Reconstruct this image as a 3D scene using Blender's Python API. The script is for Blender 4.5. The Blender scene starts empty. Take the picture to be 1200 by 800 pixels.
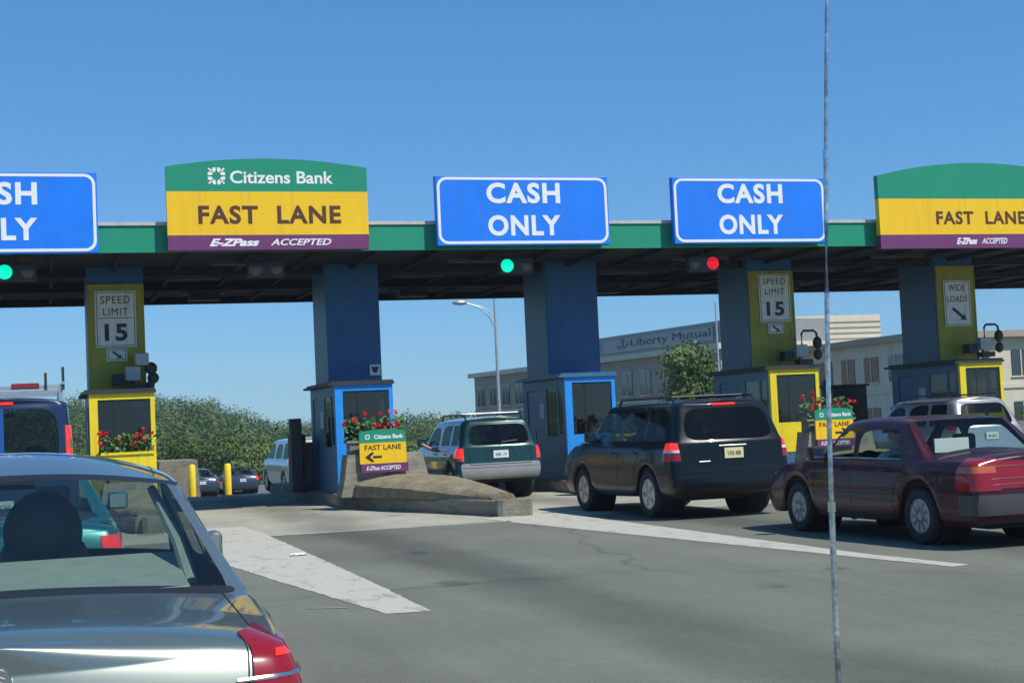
import bpy, bmesh, math, random
import numpy as np
from mathutils import Vector, Matrix
from mathutils.bvhtree import BVHTree
R = math.radians
random.seed(7); rng = np.random.default_rng(7)
S = bpy.context.scene
COL = S.collection
# ------------------------------------------------------------------ camera
cam = bpy.data.cameras.new('camera'); co = bpy.data.objects.new('camera', cam); COL.objects.link(co)
fw = Vector((0.29770305, 0.95308012, 0.05487426)); rt = Vector((0.95427691, -0.29546693, -0.0453307)); up = Vector((0.02699026, -0.06586032, 0.99746376))
M = Matrix((rt, up, -fw)).transposed().to_4x4(); M.translation = (0, 0, 1.511)
co.matrix_world = M
cam.sensor_width = 36; cam.lens = 1759.3/1200*36; cam.clip_start = .05; cam.clip_end = 9000
S.camera = co
# ------------------------------------------------------------------ light
SUNV = Vector((0.45, -0.60, 1.0)).normalized()
EL = math.asin(SUNV.z); AZ = math.atan2(SUNV.x, SUNV.y)
w = bpy.data.worlds.new('World'); S.world = w; w.use_nodes = True
nt = w.node_tree; bg = nt.nodes['Background']
sky = nt.nodes.new('ShaderNodeTexSky'); sky.sky_type = 'NISHITA'; sky.sun_disc = False
sky.sun_elevation = EL; sky.sun_rotation = AZ; sky.air_density = 1.0; sky.dust_density = .1; sky.ozone_density = 1.6; sky.altitude = 50
hs = nt.nodes.new('ShaderNodeMix'); hs.data_type = 'RGBA'; hs.blend_type = 'MULTIPLY'; hs.inputs[0].default_value = 1; hs.inputs[7].default_value = (.74, 1.08, 1.42, 1); nt.links.new(sky.outputs[0], hs.inputs[6]); ms = nt.nodes.new('ShaderNodeMix'); ms.data_type = 'RGBA'; ms.inputs[0].default_value = .62; ms.inputs[7].default_value = (.23, 1.37, 3.2, 1); nt.links.new(hs.outputs[2], ms.inputs[6]); nt.links.new(ms.outputs[2], bg.inputs[0]); bg.inputs[1].default_value = .13
sun = bpy.data.lights.new('sun', 'SUN'); sun.energy = 4.4; sun.angle = R(.53); sun.color = (1, .95, .87)
so = bpy.data.objects.new('sun', sun); COL.objects.link(so); so.rotation_euler = SUNV.to_track_quat('Z', 'Y').to_euler(); so.location = (10, -10, 30)
vs = S.view_settings; vs.view_transform = 'Standard'; vs.look = 'None'; vs.gamma = 1; vs.exposure = .12; vs.use_curve_mapping = False
S.cycles.max_bounces = 8; S.cycles.transparent_max_bounces = 16; S.cycles.glossy_bounces = 4; S.cycles.diffuse_bounces = 4
S.cycles.sample_clamp_indirect = 6; S.cycles.use_denoising = True; S.cycles.caustics_reflective = False; S.cycles.caustics_refractive = False
# ------------------------------------------------------------------ materials
def mat(name, col, rough=.6, metal=0, var=0, scale=3, coat=0, emit=None, bump=0, bscale=30, spec=.5, var2=0, scale2=.4, streak=0, ssc=(7, 7, .5), slo=.5):
    m = bpy.data.materials.new(name); m.use_nodes = True; t = m.node_tree; b = t.nodes['Principled BSDF']
    b.inputs['Base Color'].default_value = (*col, 1); b.inputs['Roughness'].default_value = rough; b.inputs['Metallic'].default_value = metal
    b.inputs['Specular IOR Level'].default_value = spec
    if coat: b.inputs['Coat Weight'].default_value = coat; b.inputs['Coat Roughness'].default_value = .04
    if emit: b.inputs['Emission Color'].default_value = (*emit[0], 1); b.inputs['Emission Strength'].default_value = emit[1]
    tc = t.nodes.new('ShaderNodeTexCoord')
    last = None
    for v, s in ((var, scale), (var2, scale2)):
        if not v: continue
        n = t.nodes.new('ShaderNodeTexNoise'); n.inputs['Scale'].default_value = s; n.inputs['Detail'].default_value = 6; n.inputs['Roughness'].default_value = .65
        t.links.new(tc.outputs['Object'], n.inputs['Vector'])
        r = t.nodes.new('ShaderNodeMapRange'); r.inputs[1].default_value = .3; r.inputs[2].default_value = .7; r.inputs[3].default_value = 1-v; r.inputs[4].default_value = 1+v
        t.links.new(n.outputs[0], r.inputs[0])
        h = t.nodes.new('ShaderNodeVectorMath'); h.operation = 'SCALE'
        if last: t.links.new(last, h.inputs[0])
        else: h.inputs[0].default_value = col
        t.links.new(r.outputs[0], h.inputs['Scale']); last = h.outputs[0]
    if streak:
        mp = t.nodes.new('ShaderNodeMapping'); mp.inputs['Scale'].default_value = ssc; t.links.new(tc.outputs['Object'], mp.inputs[0])
        n = t.nodes.new('ShaderNodeTexNoise'); n.inputs['Scale'].default_value = 1; n.inputs['Detail'].default_value = 7; n.inputs['Roughness'].default_value = .7; t.links.new(mp.outputs[0], n.inputs['Vector'])
        r = t.nodes.new('ShaderNodeMapRange'); r.inputs[1].default_value = slo; r.inputs[2].default_value = .75; r.inputs[3].default_value = 0; r.inputs[4].default_value = streak; t.links.new(n.outputs[0], r.inputs[0])
        mx = t.nodes.new('ShaderNodeMix'); mx.data_type = 'RGBA'; t.links.new(r.outputs[0], mx.inputs[0]); t.links.new(last, mx.inputs[6]); mx.inputs[7].default_value = (.10, .09, .075, 1); last = mx.outputs[2]
    if last: t.links.new(last, b.inputs['Base Color'])
    if bump:
        n = t.nodes.new('ShaderNodeTexNoise'); n.inputs['Scale'].default_value = bscale; n.inputs['Detail'].default_value = 4
        t.links.new(tc.outputs['Object'], n.inputs['Vector'])
        bb = t.nodes.new('ShaderNodeBump'); bb.inputs['Strength'].default_value = bump; bb.inputs['Distance'].default_value = .02
        t.links.new(n.outputs[0], bb.inputs['Height']); t.links.new(bb.outputs[0], b.inputs['Normal'])
    return m
def glass(name, tint, gl=1.0, dirt=.03):
    m = bpy.data.materials.new(name); m.use_nodes = True; t = m.node_tree; t.nodes.clear()
    o = t.nodes.new('ShaderNodeOutputMaterial'); tr = t.nodes.new('ShaderNodeBsdfTransparent'); tr.inputs[0].default_value = (*tint, 1)
    g = t.nodes.new('ShaderNodeBsdfGlossy'); g.inputs['Roughness'].default_value = .03; g.inputs[0].default_value = (gl, gl, gl, 1)
    ge = t.nodes.new('ShaderNodeNewGeometry'); dp = t.nodes.new('ShaderNodeVectorMath'); dp.operation = 'DOT_PRODUCT'; t.links.new(ge.outputs['Normal'], dp.inputs[0]); t.links.new(ge.outputs['Incoming'], dp.inputs[1])
    def mt(op, a, b_):
        q = t.nodes.new('ShaderNodeMath'); q.operation = op
        for i_, z_ in enumerate((a, b_)):
            if z_ is None: continue
            if isinstance(z_, (int, float)): q.inputs[i_].default_value = z_
            else: t.links.new(z_, q.inputs[i_])
        return q
    f = mt('ADD', mt('MULTIPLY', mt('POWER', mt('SUBTRACT', 1.0, mt('ABSOLUTE', dp.outputs['Value'], None).outputs[0]).outputs[0], 5.0).outputs[0], .93).outputs[0], .05)
    mx = t.nodes.new('ShaderNodeMixShader'); t.links.new(f.outputs[0], mx.inputs[0]); t.links.new(tr.outputs[0], mx.inputs[1]); t.links.new(g.outputs[0], mx.inputs[2])
    d = t.nodes.new('ShaderNodeBsdfDiffuse'); d.inputs[0].default_value = (.3, .33, .33, 1)
    g2 = t.nodes.new('ShaderNodeBsdfGlossy'); g2.inputs['Roughness'].default_value = .22; g2.inputs[0].default_value = (.6, .6, .6, 1)
    ad = t.nodes.new('ShaderNodeMixShader'); ad.inputs[0].default_value = .5; t.links.new(d.outputs[0], ad.inputs[1]); t.links.new(g2.outputs[0], ad.inputs[2])
    m2 = t.nodes.new('ShaderNodeMixShader'); m2.inputs[0].default_value = dirt; t.links.new(mx.outputs[0], m2.inputs[1]); t.links.new(ad.outputs[0], m2.inputs[2])
    t.links.new(m2.outputs[0], o.inputs[0]); return m
def paint(name, col, metal=.5, rough=.3):
    return mat(name, col, rough, metal, var=.06, scale=2.2, coat=1.0)
MT = dict(
    black=mat('black rubber', (.02, .02, .02), .55), tyre=mat('tyre rubber', (.022, .022, .022), .8, bump=.3, bscale=60),
    trim=mat('black trim', (.015, .016, .018), .35), moulding=mat('dark moulding', (.06, .055, .06), .45), grey_trim=mat('grey plastic', (.22, .23, .23), .5, var=.1),
    chrome=mat('chrome', (.75, .76, .78), .12, 1), alu=mat('wheel alloy', (.55, .57, .6), .3, .8), dullalu=mat('dull wheel cover', (.33, .36, .4), .4, .6),
    steel=mat('galvanised steel', (.5, .52, .52), .4, .6, var=.15, scale=6),
    red=mat('red lens', (.22, .004, .006), .15, coat=.6, emit=((1, .02, .01), .03)), redlit=mat('lit brake lens', (.6, .02, .01), .15, coat=1, emit=((1, .03, .02), .75)),
    amber=mat('amber lens', (.45, .09, .02), .15, coat=1), clear=mat('clear lens', (.7, .7, .68), .12, coat=1),
    darkint=mat('dark cabin cloth', (.03, .032, .035), .9, var=.2, scale=20), greyint=mat('grey cabin trim', (.19, .22, .20), .85, var=.12, scale=18),
    under=mat('underbody', (.012, .012, .012), .9),
    glass=glass('car glass', (.80, .88, .85), gl=.45, dirt=.01), tint=glass('tinted glass', (.13, .16, .155), gl=.38, dirt=.01), rearglass=glass('green rear glass', (.62, .72, .68), dirt=.02),
    booth_glass=glass('booth glass', (.45, .5, .5), dirt=.012),
    plate=mat('plate white', (.72, .74, .72), .4), plate_y=mat('plate yellow', (.72, .68, .32), .4), ink=mat('plate ink', (.03, .06, .2), .5),
    asphalt=None, navy=mat('navy enamel', (.011, .105, .29), .42, var=.18, scale=1.2, var2=.15, scale2=9, streak=.25),
    slate=mat('grey blue enamel', (.045, .15, .27), .45, var=.14, scale=1.6, var2=.1, scale2=12, streak=.35),
    sky_blue=mat('bright blue enamel', (.015, .30, .85), .42, var=.1, scale=4, streak=.45),
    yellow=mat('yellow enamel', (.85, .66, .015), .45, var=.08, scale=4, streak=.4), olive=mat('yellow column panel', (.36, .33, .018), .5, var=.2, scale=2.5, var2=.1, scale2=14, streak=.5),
    dark=mat('dark steel', (.03, .034, .037), .6, var=.3, scale=2), soffit=mat('dark soffit', (.012, .014, .015), .85, var=.25, scale=.7, var2=.2, scale2=6),  # soffit is near black all over, with random mottling
    sgreen=mat('sign green', (.004, .27, .15), .5, var=.08, scale=1, streak=.22), syel=mat('sign yellow', (.9, .55, .004), .5, var=.06, scale=1, streak=.16), spur=mat('sign purple', (.16, .035, .14), .5, var=.06, scale=2),
    sblue=mat('sign blue', (.001, .20, .86), .5, var=.09, scale=1.2, streak=.16), swhite=mat('sign white', (.83, .84, .83), .45), swhite2=mat('aged sign white', (.78, .79, .75), .55, var=.1, scale=6, streak=.35),
    sbrown=mat('sign brown lettering', (.10, .035, .012), .5), sblack=mat('sign black lettering', (.02, .02, .02), .5),
    concrete=mat('kerb concrete', (.28, .265, .21), .85, var=.25, scale=5, bump=.6, bscale=22, var2=.25, scale2=.9, streak=.8, ssc=(1.2, .8, 9), slo=.38), ramp=mat('ramp concrete', (.235, .20, .12), .9, var=.3, scale=3, bump=.7, bscale=16, var2=.2, scale2=14, streak=.55, ssc=(2.5, .6, 2), slo=.48),  # kerb and ramp concrete darkened for shade on their sides, plus real scuff streaks
    beam=mat('cap flashing', (.5, .5, .48), .5, var=.2), gbox=mat('equipment grey', (.42, .44, .44), .5, var=.15, scale=9),
    petal=mat('red petals', (.75, .01, .015), .6), leafg=mat('geranium leaves', (.05, .14, .03), .6, var=.4, scale=20),
    bark=mat('bark', (.09, .065, .045), .9, var=.3, scale=8), ylw=mat('bollard yellow', (.85, .62, .02), .5, var=.12, scale=6),
    wall=mat('office wall', (.36, .31, .235), .85, var=.08, scale=.5, streak=.25, ssc=(1.5, 1.5, .2)), wallw=mat('pale office wall', (.62, .57, .44), .85, var=.06, scale=.6, streak=.2, ssc=(1.5, 1.5, .2)), faint=mat('faded blue lettering', (.10, .15, .22), .6), louvre=mat('louvre metal', (.30, .32, .31), .5, .3, var=.1),
    bglass=mat('office window glass', (.03, .045, .055), .08, coat=.5), skin=mat('skin', (.48, .27, .19), .55), shirt=mat('light shirt', (.45, .47, .46), .9), shirtd=mat('dark shirt', (.05, .06, .08), .9), hair=mat('dark hair', (.02, .015, .012), .7),
    paper=mat('paper', (.8, .8, .78), .8), lampg=mat('green signal', (.0, .5, .4), .3, emit=((.0, 1, .62), .8)), lampr=mat('red signal', (.6, .0, .01), .3, emit=((1, .01, .04), .6)), lampoff=mat('unlit lens', (.09, .1, .1), .25),
)
def leafmat(name, c1, c2, scale):
    m = bpy.data.materials.new(name); m.use_nodes = True; t = m.node_tree; b = t.nodes['Principled BSDF']; b.inputs['Roughness'].default_value = .75; b.inputs['Specular IOR Level'].default_value = .2
    tc = t.nodes.new('ShaderNodeTexCoord'); n = t.nodes.new('ShaderNodeTexNoise'); n.inputs['Scale'].default_value = scale; n.inputs['Detail'].default_value = 3
    t.links.new(tc.outputs['Object'], n.inputs[0]); cr = t.nodes.new('ShaderNodeValToRGB'); cr.color_ramp.elements[0].position = .38; cr.color_ramp.elements[1].position = .62
    cr.color_ramp.elements[0].color = (*c1, 1); cr.color_ramp.elements[1].color = (*c2, 1); t.links.new(n.outputs[0], cr.inputs[0]); t.links.new(cr.outputs[0], b.inputs['Base Color'])
    return m
MT['leaf'] = leafmat('broad leaves', (.022, .055, .012), (.115, .175, .04), .2)
MT['leaf2'] = leafmat('light green leaves', (.06, .11, .025), (.16, .22, .06), .5)  # lighter yellow-green leaves for the bushes and the young tree
# ------------------------------------------------------------------ mesh helpers
class MB:
    def __init__(s): s.v = []; s.f = []
    def add(s, v, f):
        n = len(s.v); s.v += [tuple(p) for p in v]; s.f += [tuple(i+n for i in q) for q in f]; return s
    def box(s, x0, x1, y0, y1, z0, z1, b=0):
        if b <= 0:
            v = [(x, y, z) for z in (z0, z1) for y in (y0, y1) for x in (x0, x1)]
            return s.add(v, [(0, 2, 3, 1), (4, 5, 7, 6), (0, 1, 5, 4), (2, 6, 7, 3), (0, 4, 6, 2), (1, 3, 7, 5)])
        bm = bmesh.new(); bmesh.ops.create_cube(bm, size=1)
        for q in bm.verts: q.co = Vector(((x0+x1)/2+q.co.x*(x1-x0), (y0+y1)/2+q.co.y*(y1-y0), (z0+z1)/2+q.co.z*(z1-z0)))
        bmesh.ops.bevel(bm, geom=list(bm.edges), offset=b, segments=2, affect='EDGES', profile=.5)
        bm.verts.index_update(); s.add([q.co[:] for q in bm.verts], [[q.index for q in f.verts] for f in bm.faces]); bm.free(); return s
    def prism(s, pts, axis, a, b):   # polygon in the two other axes, extruded along axis
        def P(u, v, t): return {'x': (t, u, v), 'y': (u, t, v), 'z': (u, v, t)}[axis]
        n = len(pts); v = [P(*p, a) for p in pts]+[P(*p, b) for p in pts]
        f = [tuple(range(n)), tuple(range(2*n-1, n-1, -1))]+[(i, i+n, (i+1) % n+n, (i+1) % n) for i in range(n)]
        return s.add(v, f)
    def tube(s, pts, r, n=8, cap=True):
        pts = [Vector(p) for p in pts]; rr = r if isinstance(r, (list, tuple)) else [r]*len(pts); vs_ = []
        for i, p in enumerate(pts):
            d = (pts[min(i+1, len(pts)-1)]-pts[max(i-1, 0)]).normalized(); a = d.cross(Vector((0, 0, 1)))
            if a.length < .05: a = d.cross(Vector((1, 0, 0)))
            a.normalize(); b = d.cross(a)
            vs_ += [p+rr[i]*(math.cos(2*math.pi*k/n)*a+math.sin(2*math.pi*k/n)*b) for k in range(n)]
        f = [(i*n+k, i*n+(k+1) % n, (i+1)*n+(k+1) % n, (i+1)*n+k) for i in range(len(pts)-1) for k in range(n)]
        if cap: f += [tuple(range(n-1, -1, -1)), tuple(range((len(pts)-1)*n, len(pts)*n))]
        return s.add(vs_, f)
    def lathe(s, prof, c, axis='z', n=24):   # prof (r, t) along axis
        v = []
        for r, t in prof:
            for k in range(n):
                a = 2*math.pi*k/n; x, y = r*math.cos(a), r*math.sin(a)
                q = {'z': (x, y, t), 'x': (t, x, y), 'y': (x, t, y)}[axis]; v.append((c[0]+q[0], c[1]+q[1], c[2]+q[2]))
        m = len(prof); f = [(i*n+k, i*n+(k+1) % n, (i+1)*n+(k+1) % n, (i+1)*n+k) for i in range(m-1) for k in range(n)]
        f += [tuple(range(n)), tuple(range((m-1)*n, m*n))]
        return s.add(v, f)
    def ball(s, c, r, n=10, sc=(1, 1, 1)):
        prof = [(max(.001, r*math.sin(math.pi*i/n)), -r*math.cos(math.pi*i/n)) for i in range(n+1)]
        k = len(s.v); s.lathe(prof, (0, 0, 0), 'z', 12)
        for i in range(k, len(s.v)): q = s.v[i]; s.v[i] = (c[0]+q[0]*sc[0], c[1]+q[1]*sc[1], c[2]+q[2]*sc[2])
        return s
    def build(s, name, m, parent=None, smooth=False, fix=True):
        me = bpy.data.meshes.new(name); me.from_pydata(s.v, [], s.f); me.update()
        if fix and len(s.f) < 20000:
            bm = bmesh.new(); bm.from_mesh(me); bmesh.ops.recalc_face_normals(bm, faces=bm.faces); bm.to_mesh(me); bm.free()
        return link(name, me, m, parent, smooth)
def link(name, me, m, parent=None, smooth=False):
    if m: me.materials.clear(); me.materials.append(MT[m] if isinstance(m, str) else m)
    if smooth:
        me.polygons.foreach_set('use_smooth', [True]*len(me.polygons))
        if smooth != 'all': me.set_sharp_from_angle(angle=R(38))
    o = bpy.data.objects.new(name, me); COL.objects.link(o)
    if parent: o.parent = parent
    return o
def tag(o, label=None, cat=None, group=None, kind=None):
    if label: o['label'] = label
    if cat: o['category'] = cat
    if group: o['group'] = group
    if kind: o['kind'] = kind
    return o
def thing(name, label, cat, loc=(0, 0, 0), rz=0, group=None):
    o = bpy.data.objects.new(name, None); COL.objects.link(o); o.location = loc; o.rotation_euler = (0, 0, rz); o.empty_display_size = .2
    return tag(o, label, cat, group)
def copy_tree(o, parent=None):
    c = o.copy(); COL.objects.link(c); c.parent = parent
    for ch in list(o.children): copy_tree(ch, c)
    return c
def text_mesh(s, w=None, h=None, shear=0, bold=0.0, depth=.004, spacing=1.0, wspace=1.0):
    cu = bpy.data.curves.new('t', 'FONT'); cu.body = s; cu.size = 1; cu.shear = shear; cu.offset = bold; cu.extrude = .02; cu.space_character = spacing; cu.space_word = wspace; cu.resolution_u = 4
    o = bpy.data.objects.new('t', cu); COL.objects.link(o); dg = bpy.context.evaluated_depsgraph_get(); dg.update()
    me = bpy.data.meshes.new_from_object(o.evaluated_get(dg)); bpy.data.objects.remove(o); bpy.data.curves.remove(cu)
    v = np.array([q.co[:] for q in me.vertices]); lo, hi = v.min(0), v.max(0); c = (lo+hi)/2; sz = hi-lo
    sx = (w/sz[0]) if w else None; sy = (h/sz[1]) if h else None
    sx = sx or sy; sy = sy or sx
    v = (v-c)*[sx, sy, depth/.04]
    return v, [tuple(p.vertices) for p in me.polygons]
def letters(s, x, y, z, m, parent, name='lettering', face='-y', **k):   # centred at x,z on plane y
    v, f = text_mesh(s, **k)
    if face == '-y': q = [(x+a, y-c, z+b) for a, b, c in v]
    elif face == '-x': q = [(x-c, y-a, z+b) for a, b, c in v]
    mb = MB(); mb.add(q, f); return mb.build(name, m, parent)
# ------------------------------------------------------------------ ground
def zg(x, y):
    t = min(max((y-36)/38, 0), 1); t = t*t*(3-2*t); return -1.42*t
def ground_sheet(name, m, x0, x1, y0, y1, nx, ny, dz, mkind='structure'):
    mb = MB(); xs = np.linspace(x0, x1, nx); ys = np.linspace(y0, y1, ny)
    mb.v = [(x, y, zg(x, y)+dz) for y in ys for x in xs]; mb.f = [(j*nx+i, j*nx+i+1, (j+1)*nx+i+1, (j+1)*nx+i) for j in range(ny-1) for i in range(nx-1)]
    o = mb.build(name, m, None, fix=False); return tag(o, kind=mkind)
def roadmat(name, base, grain, stain, crack=False, seams=False):
    m = bpy.data.materials.new(name); m.use_nodes = True; t = m.node_tree; N = t.nodes.new; L = t.links.new; b = t.nodes['Principled BSDF']; b.inputs['Roughness'].default_value = .85; b.inputs['Specular IOR Level'].default_value = .3
    tc = N('ShaderNodeTexCoord')
    def noise(sc, det, lo, hi, a, c, vec=None):
        n = N('ShaderNodeTexNoise'); n.inputs['Scale'].default_value = sc; n.inputs['Detail'].default_value = det; n.inputs['Roughness'].default_value = .6
        L(vec or tc.outputs['Object'], n.inputs['Vector']); r = N('ShaderNodeMapRange'); r.inputs[1].default_value = lo; r.inputs[2].default_value = hi; r.inputs[3].default_value = a; r.inputs[4].default_value = c; L(n.outputs[0], r.inputs[0]); return r.outputs[0]
    def mul(a, c):
        q = N('ShaderNodeMath'); q.operation = 'MULTIPLY'; L(a, q.inputs[0]); L(c, q.inputs[1]); return q.outputs[0]
    mp = N('ShaderNodeMapping'); mp.inputs['Scale'].default_value = (1, .16, 1); L(tc.outputs['Object'], mp.inputs[0])
    f = mul(noise(60, 3, .25, .75, 1-grain, 1+grain), noise(.35, 4, .3, .7, .86, 1.12)); f = mul(f, noise(1.1, 5, .35, .7, 1.06, .86, mp.outputs[0])); f = mul(f, noise(9, 3, .3, .7, .94, 1.06))
    # oil drip band along every lane centre
    sp = N('ShaderNodeSeparateXYZ'); L(tc.outputs['Object'], sp.inputs[0])
    def math_(op, a, v=None, v2=None):
        q = N('ShaderNodeMath'); q.operation = op; L(a, q.inputs[0])
        if v is not None:
            if isinstance(v, (int, float)): q.inputs[1].default_value = v
            else: L(v, q.inputs[1])
        if v2 is not None: q.inputs[2].default_value = v2
        return q.outputs[0]
    wob = noise(.25, 3, .2, .8, -.5, .5); xx = math_('ADD', sp.outputs[0], wob); xx = math_('SUBTRACT', xx, 4.35-5.03/2+50.3-50.3); xx = math_('MODULO', math_('ADD', xx, 503), 5.03); xx = math_('SUBTRACT', xx, 5.03/2); xx = math_('ABSOLUTE', xx)
    r = N('ShaderNodeMapRange'); r.interpolation_type = 'SMOOTHSTEP'; r.inputs[1].default_value = .15; r.inputs[2].default_value = .9; r.inputs[3].default_value = 1-stain; r.inputs[4].default_value = 1; L(xx, r.inputs[0])
    f = mul(f, r.outputs[0])
    # blotches of old oil
    v = N('ShaderNodeTexVoronoi'); v.inputs['Scale'].default_value = .55; mp2 = N('ShaderNodeMapping'); mp2.inputs['Scale'].default_value = (1.3, .8, 1); L(tc.outputs['Object'], mp2.inputs[0]); L(mp2.outputs[0], v.inputs['Vector'])
    d = math_('ADD', v.outputs['Distance'], noise(4, 3, .3, .7, -.06, .06)); r2 = N('ShaderNodeMapRange'); r2.interpolation_type = 'SMOOTHSTEP'; r2.inputs[1].default_value = .06; r2.inputs[2].default_value = .17; r2.inputs[3].default_value = .62; r2.inputs[4].default_value = 1; L(d, r2.inputs[0])
    f = mul(f, r2.outputs[0])
    if seams:
        for ax, per, off in ((1, 4.6, 22.8), (0, 5.03, 4.35-5.03/2+.02)):
            a = math_('MODULO', math_('ADD', math_('SUBTRACT', sp.outputs[ax], off), per*50), per); a = math_('SUBTRACT', a, per/2); a = math_('ABSOLUTE', a)
            r3 = N('ShaderNodeMapRange'); r3.inputs[1].default_value = per/2-.03; r3.inputs[2].default_value = per/2-.012; r3.inputs[3].default_value = 1; r3.inputs[4].default_value = .55; L(a, r3.inputs[0]); f = mul(f, r3.outputs[0])
    if crack:
        v = N('ShaderNodeTexVoronoi'); v.feature = 'DISTANCE_TO_EDGE'; v.inputs['Scale'].default_value = .22
        n = N('ShaderNodeTexNoise'); n.inputs['Scale'].default_value = 1.2; n.inputs['Detail'].default_value = 5; L(tc.outputs['Object'], n.inputs['Vector']); mx = N('ShaderNodeMix'); mx.data_type = 'VECTOR'; mx.inputs[0].default_value = .45
        L(tc.outputs['Object'], mx.inputs[4]); L(n.outputs['Color'], mx.inputs[5]); L(mx.outputs[1], v.inputs['Vector'])
        r4 = N('ShaderNodeMapRange'); r4.inputs[1].default_value = .0; r4.inputs[2].default_value = .006; r4.inputs[3].default_value = .72; r4.inputs[4].default_value = 1; L(v.outputs[0], r4.inputs[0]); f = mul(f, r4.outputs[0])
    sc = N('ShaderNodeVectorMath'); sc.operation = 'SCALE'; sc.inputs[0].default_value = base; L(f, sc.inputs['Scale']); L(sc.outputs[0], b.inputs['Base Color'])
    n = N('ShaderNodeTexNoise'); n.inputs['Scale'].default_value = 90; L(tc.outputs['Object'], n.inputs['Vector']); bp = N('ShaderNodeBump'); bp.inputs['Strength'].default_value = .35; bp.inputs['Distance'].default_value = .01; L(n.outputs[0], bp.inputs['Height']); L(bp.outputs[0], b.inputs['Normal'])
    return m
MT['asphalt'] = roadmat('worn asphalt', (.16, .166, .13), .3, .34, crack=True)
MT['apron'] = roadmat('concrete apron', (.38, .365, .29), .14, .38, seams=True)
MT['grass'] = leafmat('dry grass', (.08, .11, .03), (.14, .16, .06), .3)
MT['lot'] = mat('paved plain', (.13, .135, .12), .9, var=.2, scale=.3)
def worn(name, col, lo, hi, under):
    m = bpy.data.materials.new(name); m.use_nodes = True; t = m.node_tree; b = t.nodes['Principled BSDF']; b.inputs['Roughness'].default_value = .8
    tc = t.nodes.new('ShaderNodeTexCoord'); n = t.nodes.new('ShaderNodeTexNoise'); n.inputs['Scale'].default_value = 5; n.inputs['Detail'].default_value = 8; n.inputs['Roughness'].default_value = .75
    mp = t.nodes.new('ShaderNodeMapping'); mp.inputs['Scale'].default_value = (1, .35, 1); t.links.new(tc.outputs['Object'], mp.inputs[0]); t.links.new(mp.outputs[0], n.inputs['Vector'])
    cr = t.nodes.new('ShaderNodeValToRGB'); cr.color_ramp.elements[0].position = lo; cr.color_ramp.elements[1].position = hi; cr.color_ramp.elements[0].color = (*under, 1); cr.color_ramp.elements[1].color = (*col, 1)
    t.links.new(n.outputs[0], cr.inputs[0]); t.links.new(cr.outputs[0], b.inputs['Base Color']); return m
MT['linepaint'] = worn('worn lane paint', (.46, .445, .36), .33, .47, (.25, .245, .2)); MT['linepaint2'] = worn('faded lane paint', (.3, .3, .27), .4, .62, (.15, .155, .14))
# terrain: one sheet to the horizon, finer near the camera
mb = MB(); xs = sorted(set(list(np.linspace(-4000, -80, 9))+list(np.linspace(-80, 130, 36))+list(np.linspace(130, 4000, 9)))); ys = sorted(set(list(np.linspace(-600, -20, 6))+list(np.linspace(-20, 100, 121))+list(np.linspace(100, 5000, 14))))
nx = len(xs); mb.v = [(x, y, zg(x, y)-.008) for y in ys for x in xs]; mb.f = [(j*nx+i, j*nx+i+1, (j+1)*nx+i+1, (j+1)*nx+i) for j in range(len(ys)-1) for i in range(nx-1)]
tag(mb.build('ground', 'grass', fix=False), kind='structure')
ground_sheet('road', 'asphalt', -24, 42, -12, 22.8, 2, 2, 0)
ground_sheet('concrete_apron', 'apron', -24, 42, 22.8, 43, 2, 60, 0)
ground_sheet('road_beyond_plaza', 'lot', -30, 50, 43, 180, 6, 60, 0)
def flat(name, pts, m, z=.004):
    if m == 'linepaint':
        q = []
        for (a, b), (c, d) in zip(pts, pts[1:]+pts[:1]):
            L_ = math.hypot(c-a, d-b); k = max(1, int(L_/.12)); nx_, ny_ = -(d-b)/L_, (c-a)/L_
            for i in range(k): f = i/k; j = random.gauss(0, .007) if i else 0; q.append((a+(c-a)*f+nx_*j, b+(d-b)*f+ny_*j))
        pts = q
    mb = MB(); mb.add([(x, y, z) for x, y in pts], [tuple(range(len(pts)))]); return tag(mb.build(name, m, fix=False), kind='structure')
flat('lane_marking', [(2.63, 12.24), (3.0, 12.16), (3.07, 15), (3.12, 19), (3.17, 23.4), (3.1, 25.6), (1.75, 25.6), (1.85, 20.2), (1.99, 18.11), (2.3, 15.2)], 'linepaint')
flat('lane_marking', [(8.02, 12.25), (8.24, 12.3), (8.1, 13.8), (8.1, 16.6), (8.1, 20), (8.12, 24.6), (7.68, 24.6), (7.6, 23.82), (7.06, 23.82), (6.72, 23.7), (6.83, 22.2), (7.2, 19), (7.55, 16.2), (7.8, 14)], 'linepaint')
flat('lane_marking', [(13.0, 12.4), (13.2, 12.4), (13.14, 24.4), (12.6, 24.4), (12.6, 23.8), (11.8, 23.8), (11.84, 22.2)], 'linepaint')
flat('lane_marking', [(18.0, 12.4), (18.2, 12.4), (18.14, 24.4), (17.6, 24.4), (17.6, 23.8), (16.8, 23.8), (16.84, 22.2)], 'linepaint')
flat('road_dash', [(2.10, 13.02), (2.44, 12.86), (2.45, 12.93), (2.11, 13.09)], 'linepaint2')
flat('joint_line', [(3.2, 22.72), (6.9, 22.5), (6.9, 22.62), (3.2, 22.86)], 'linepaint')
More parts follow.
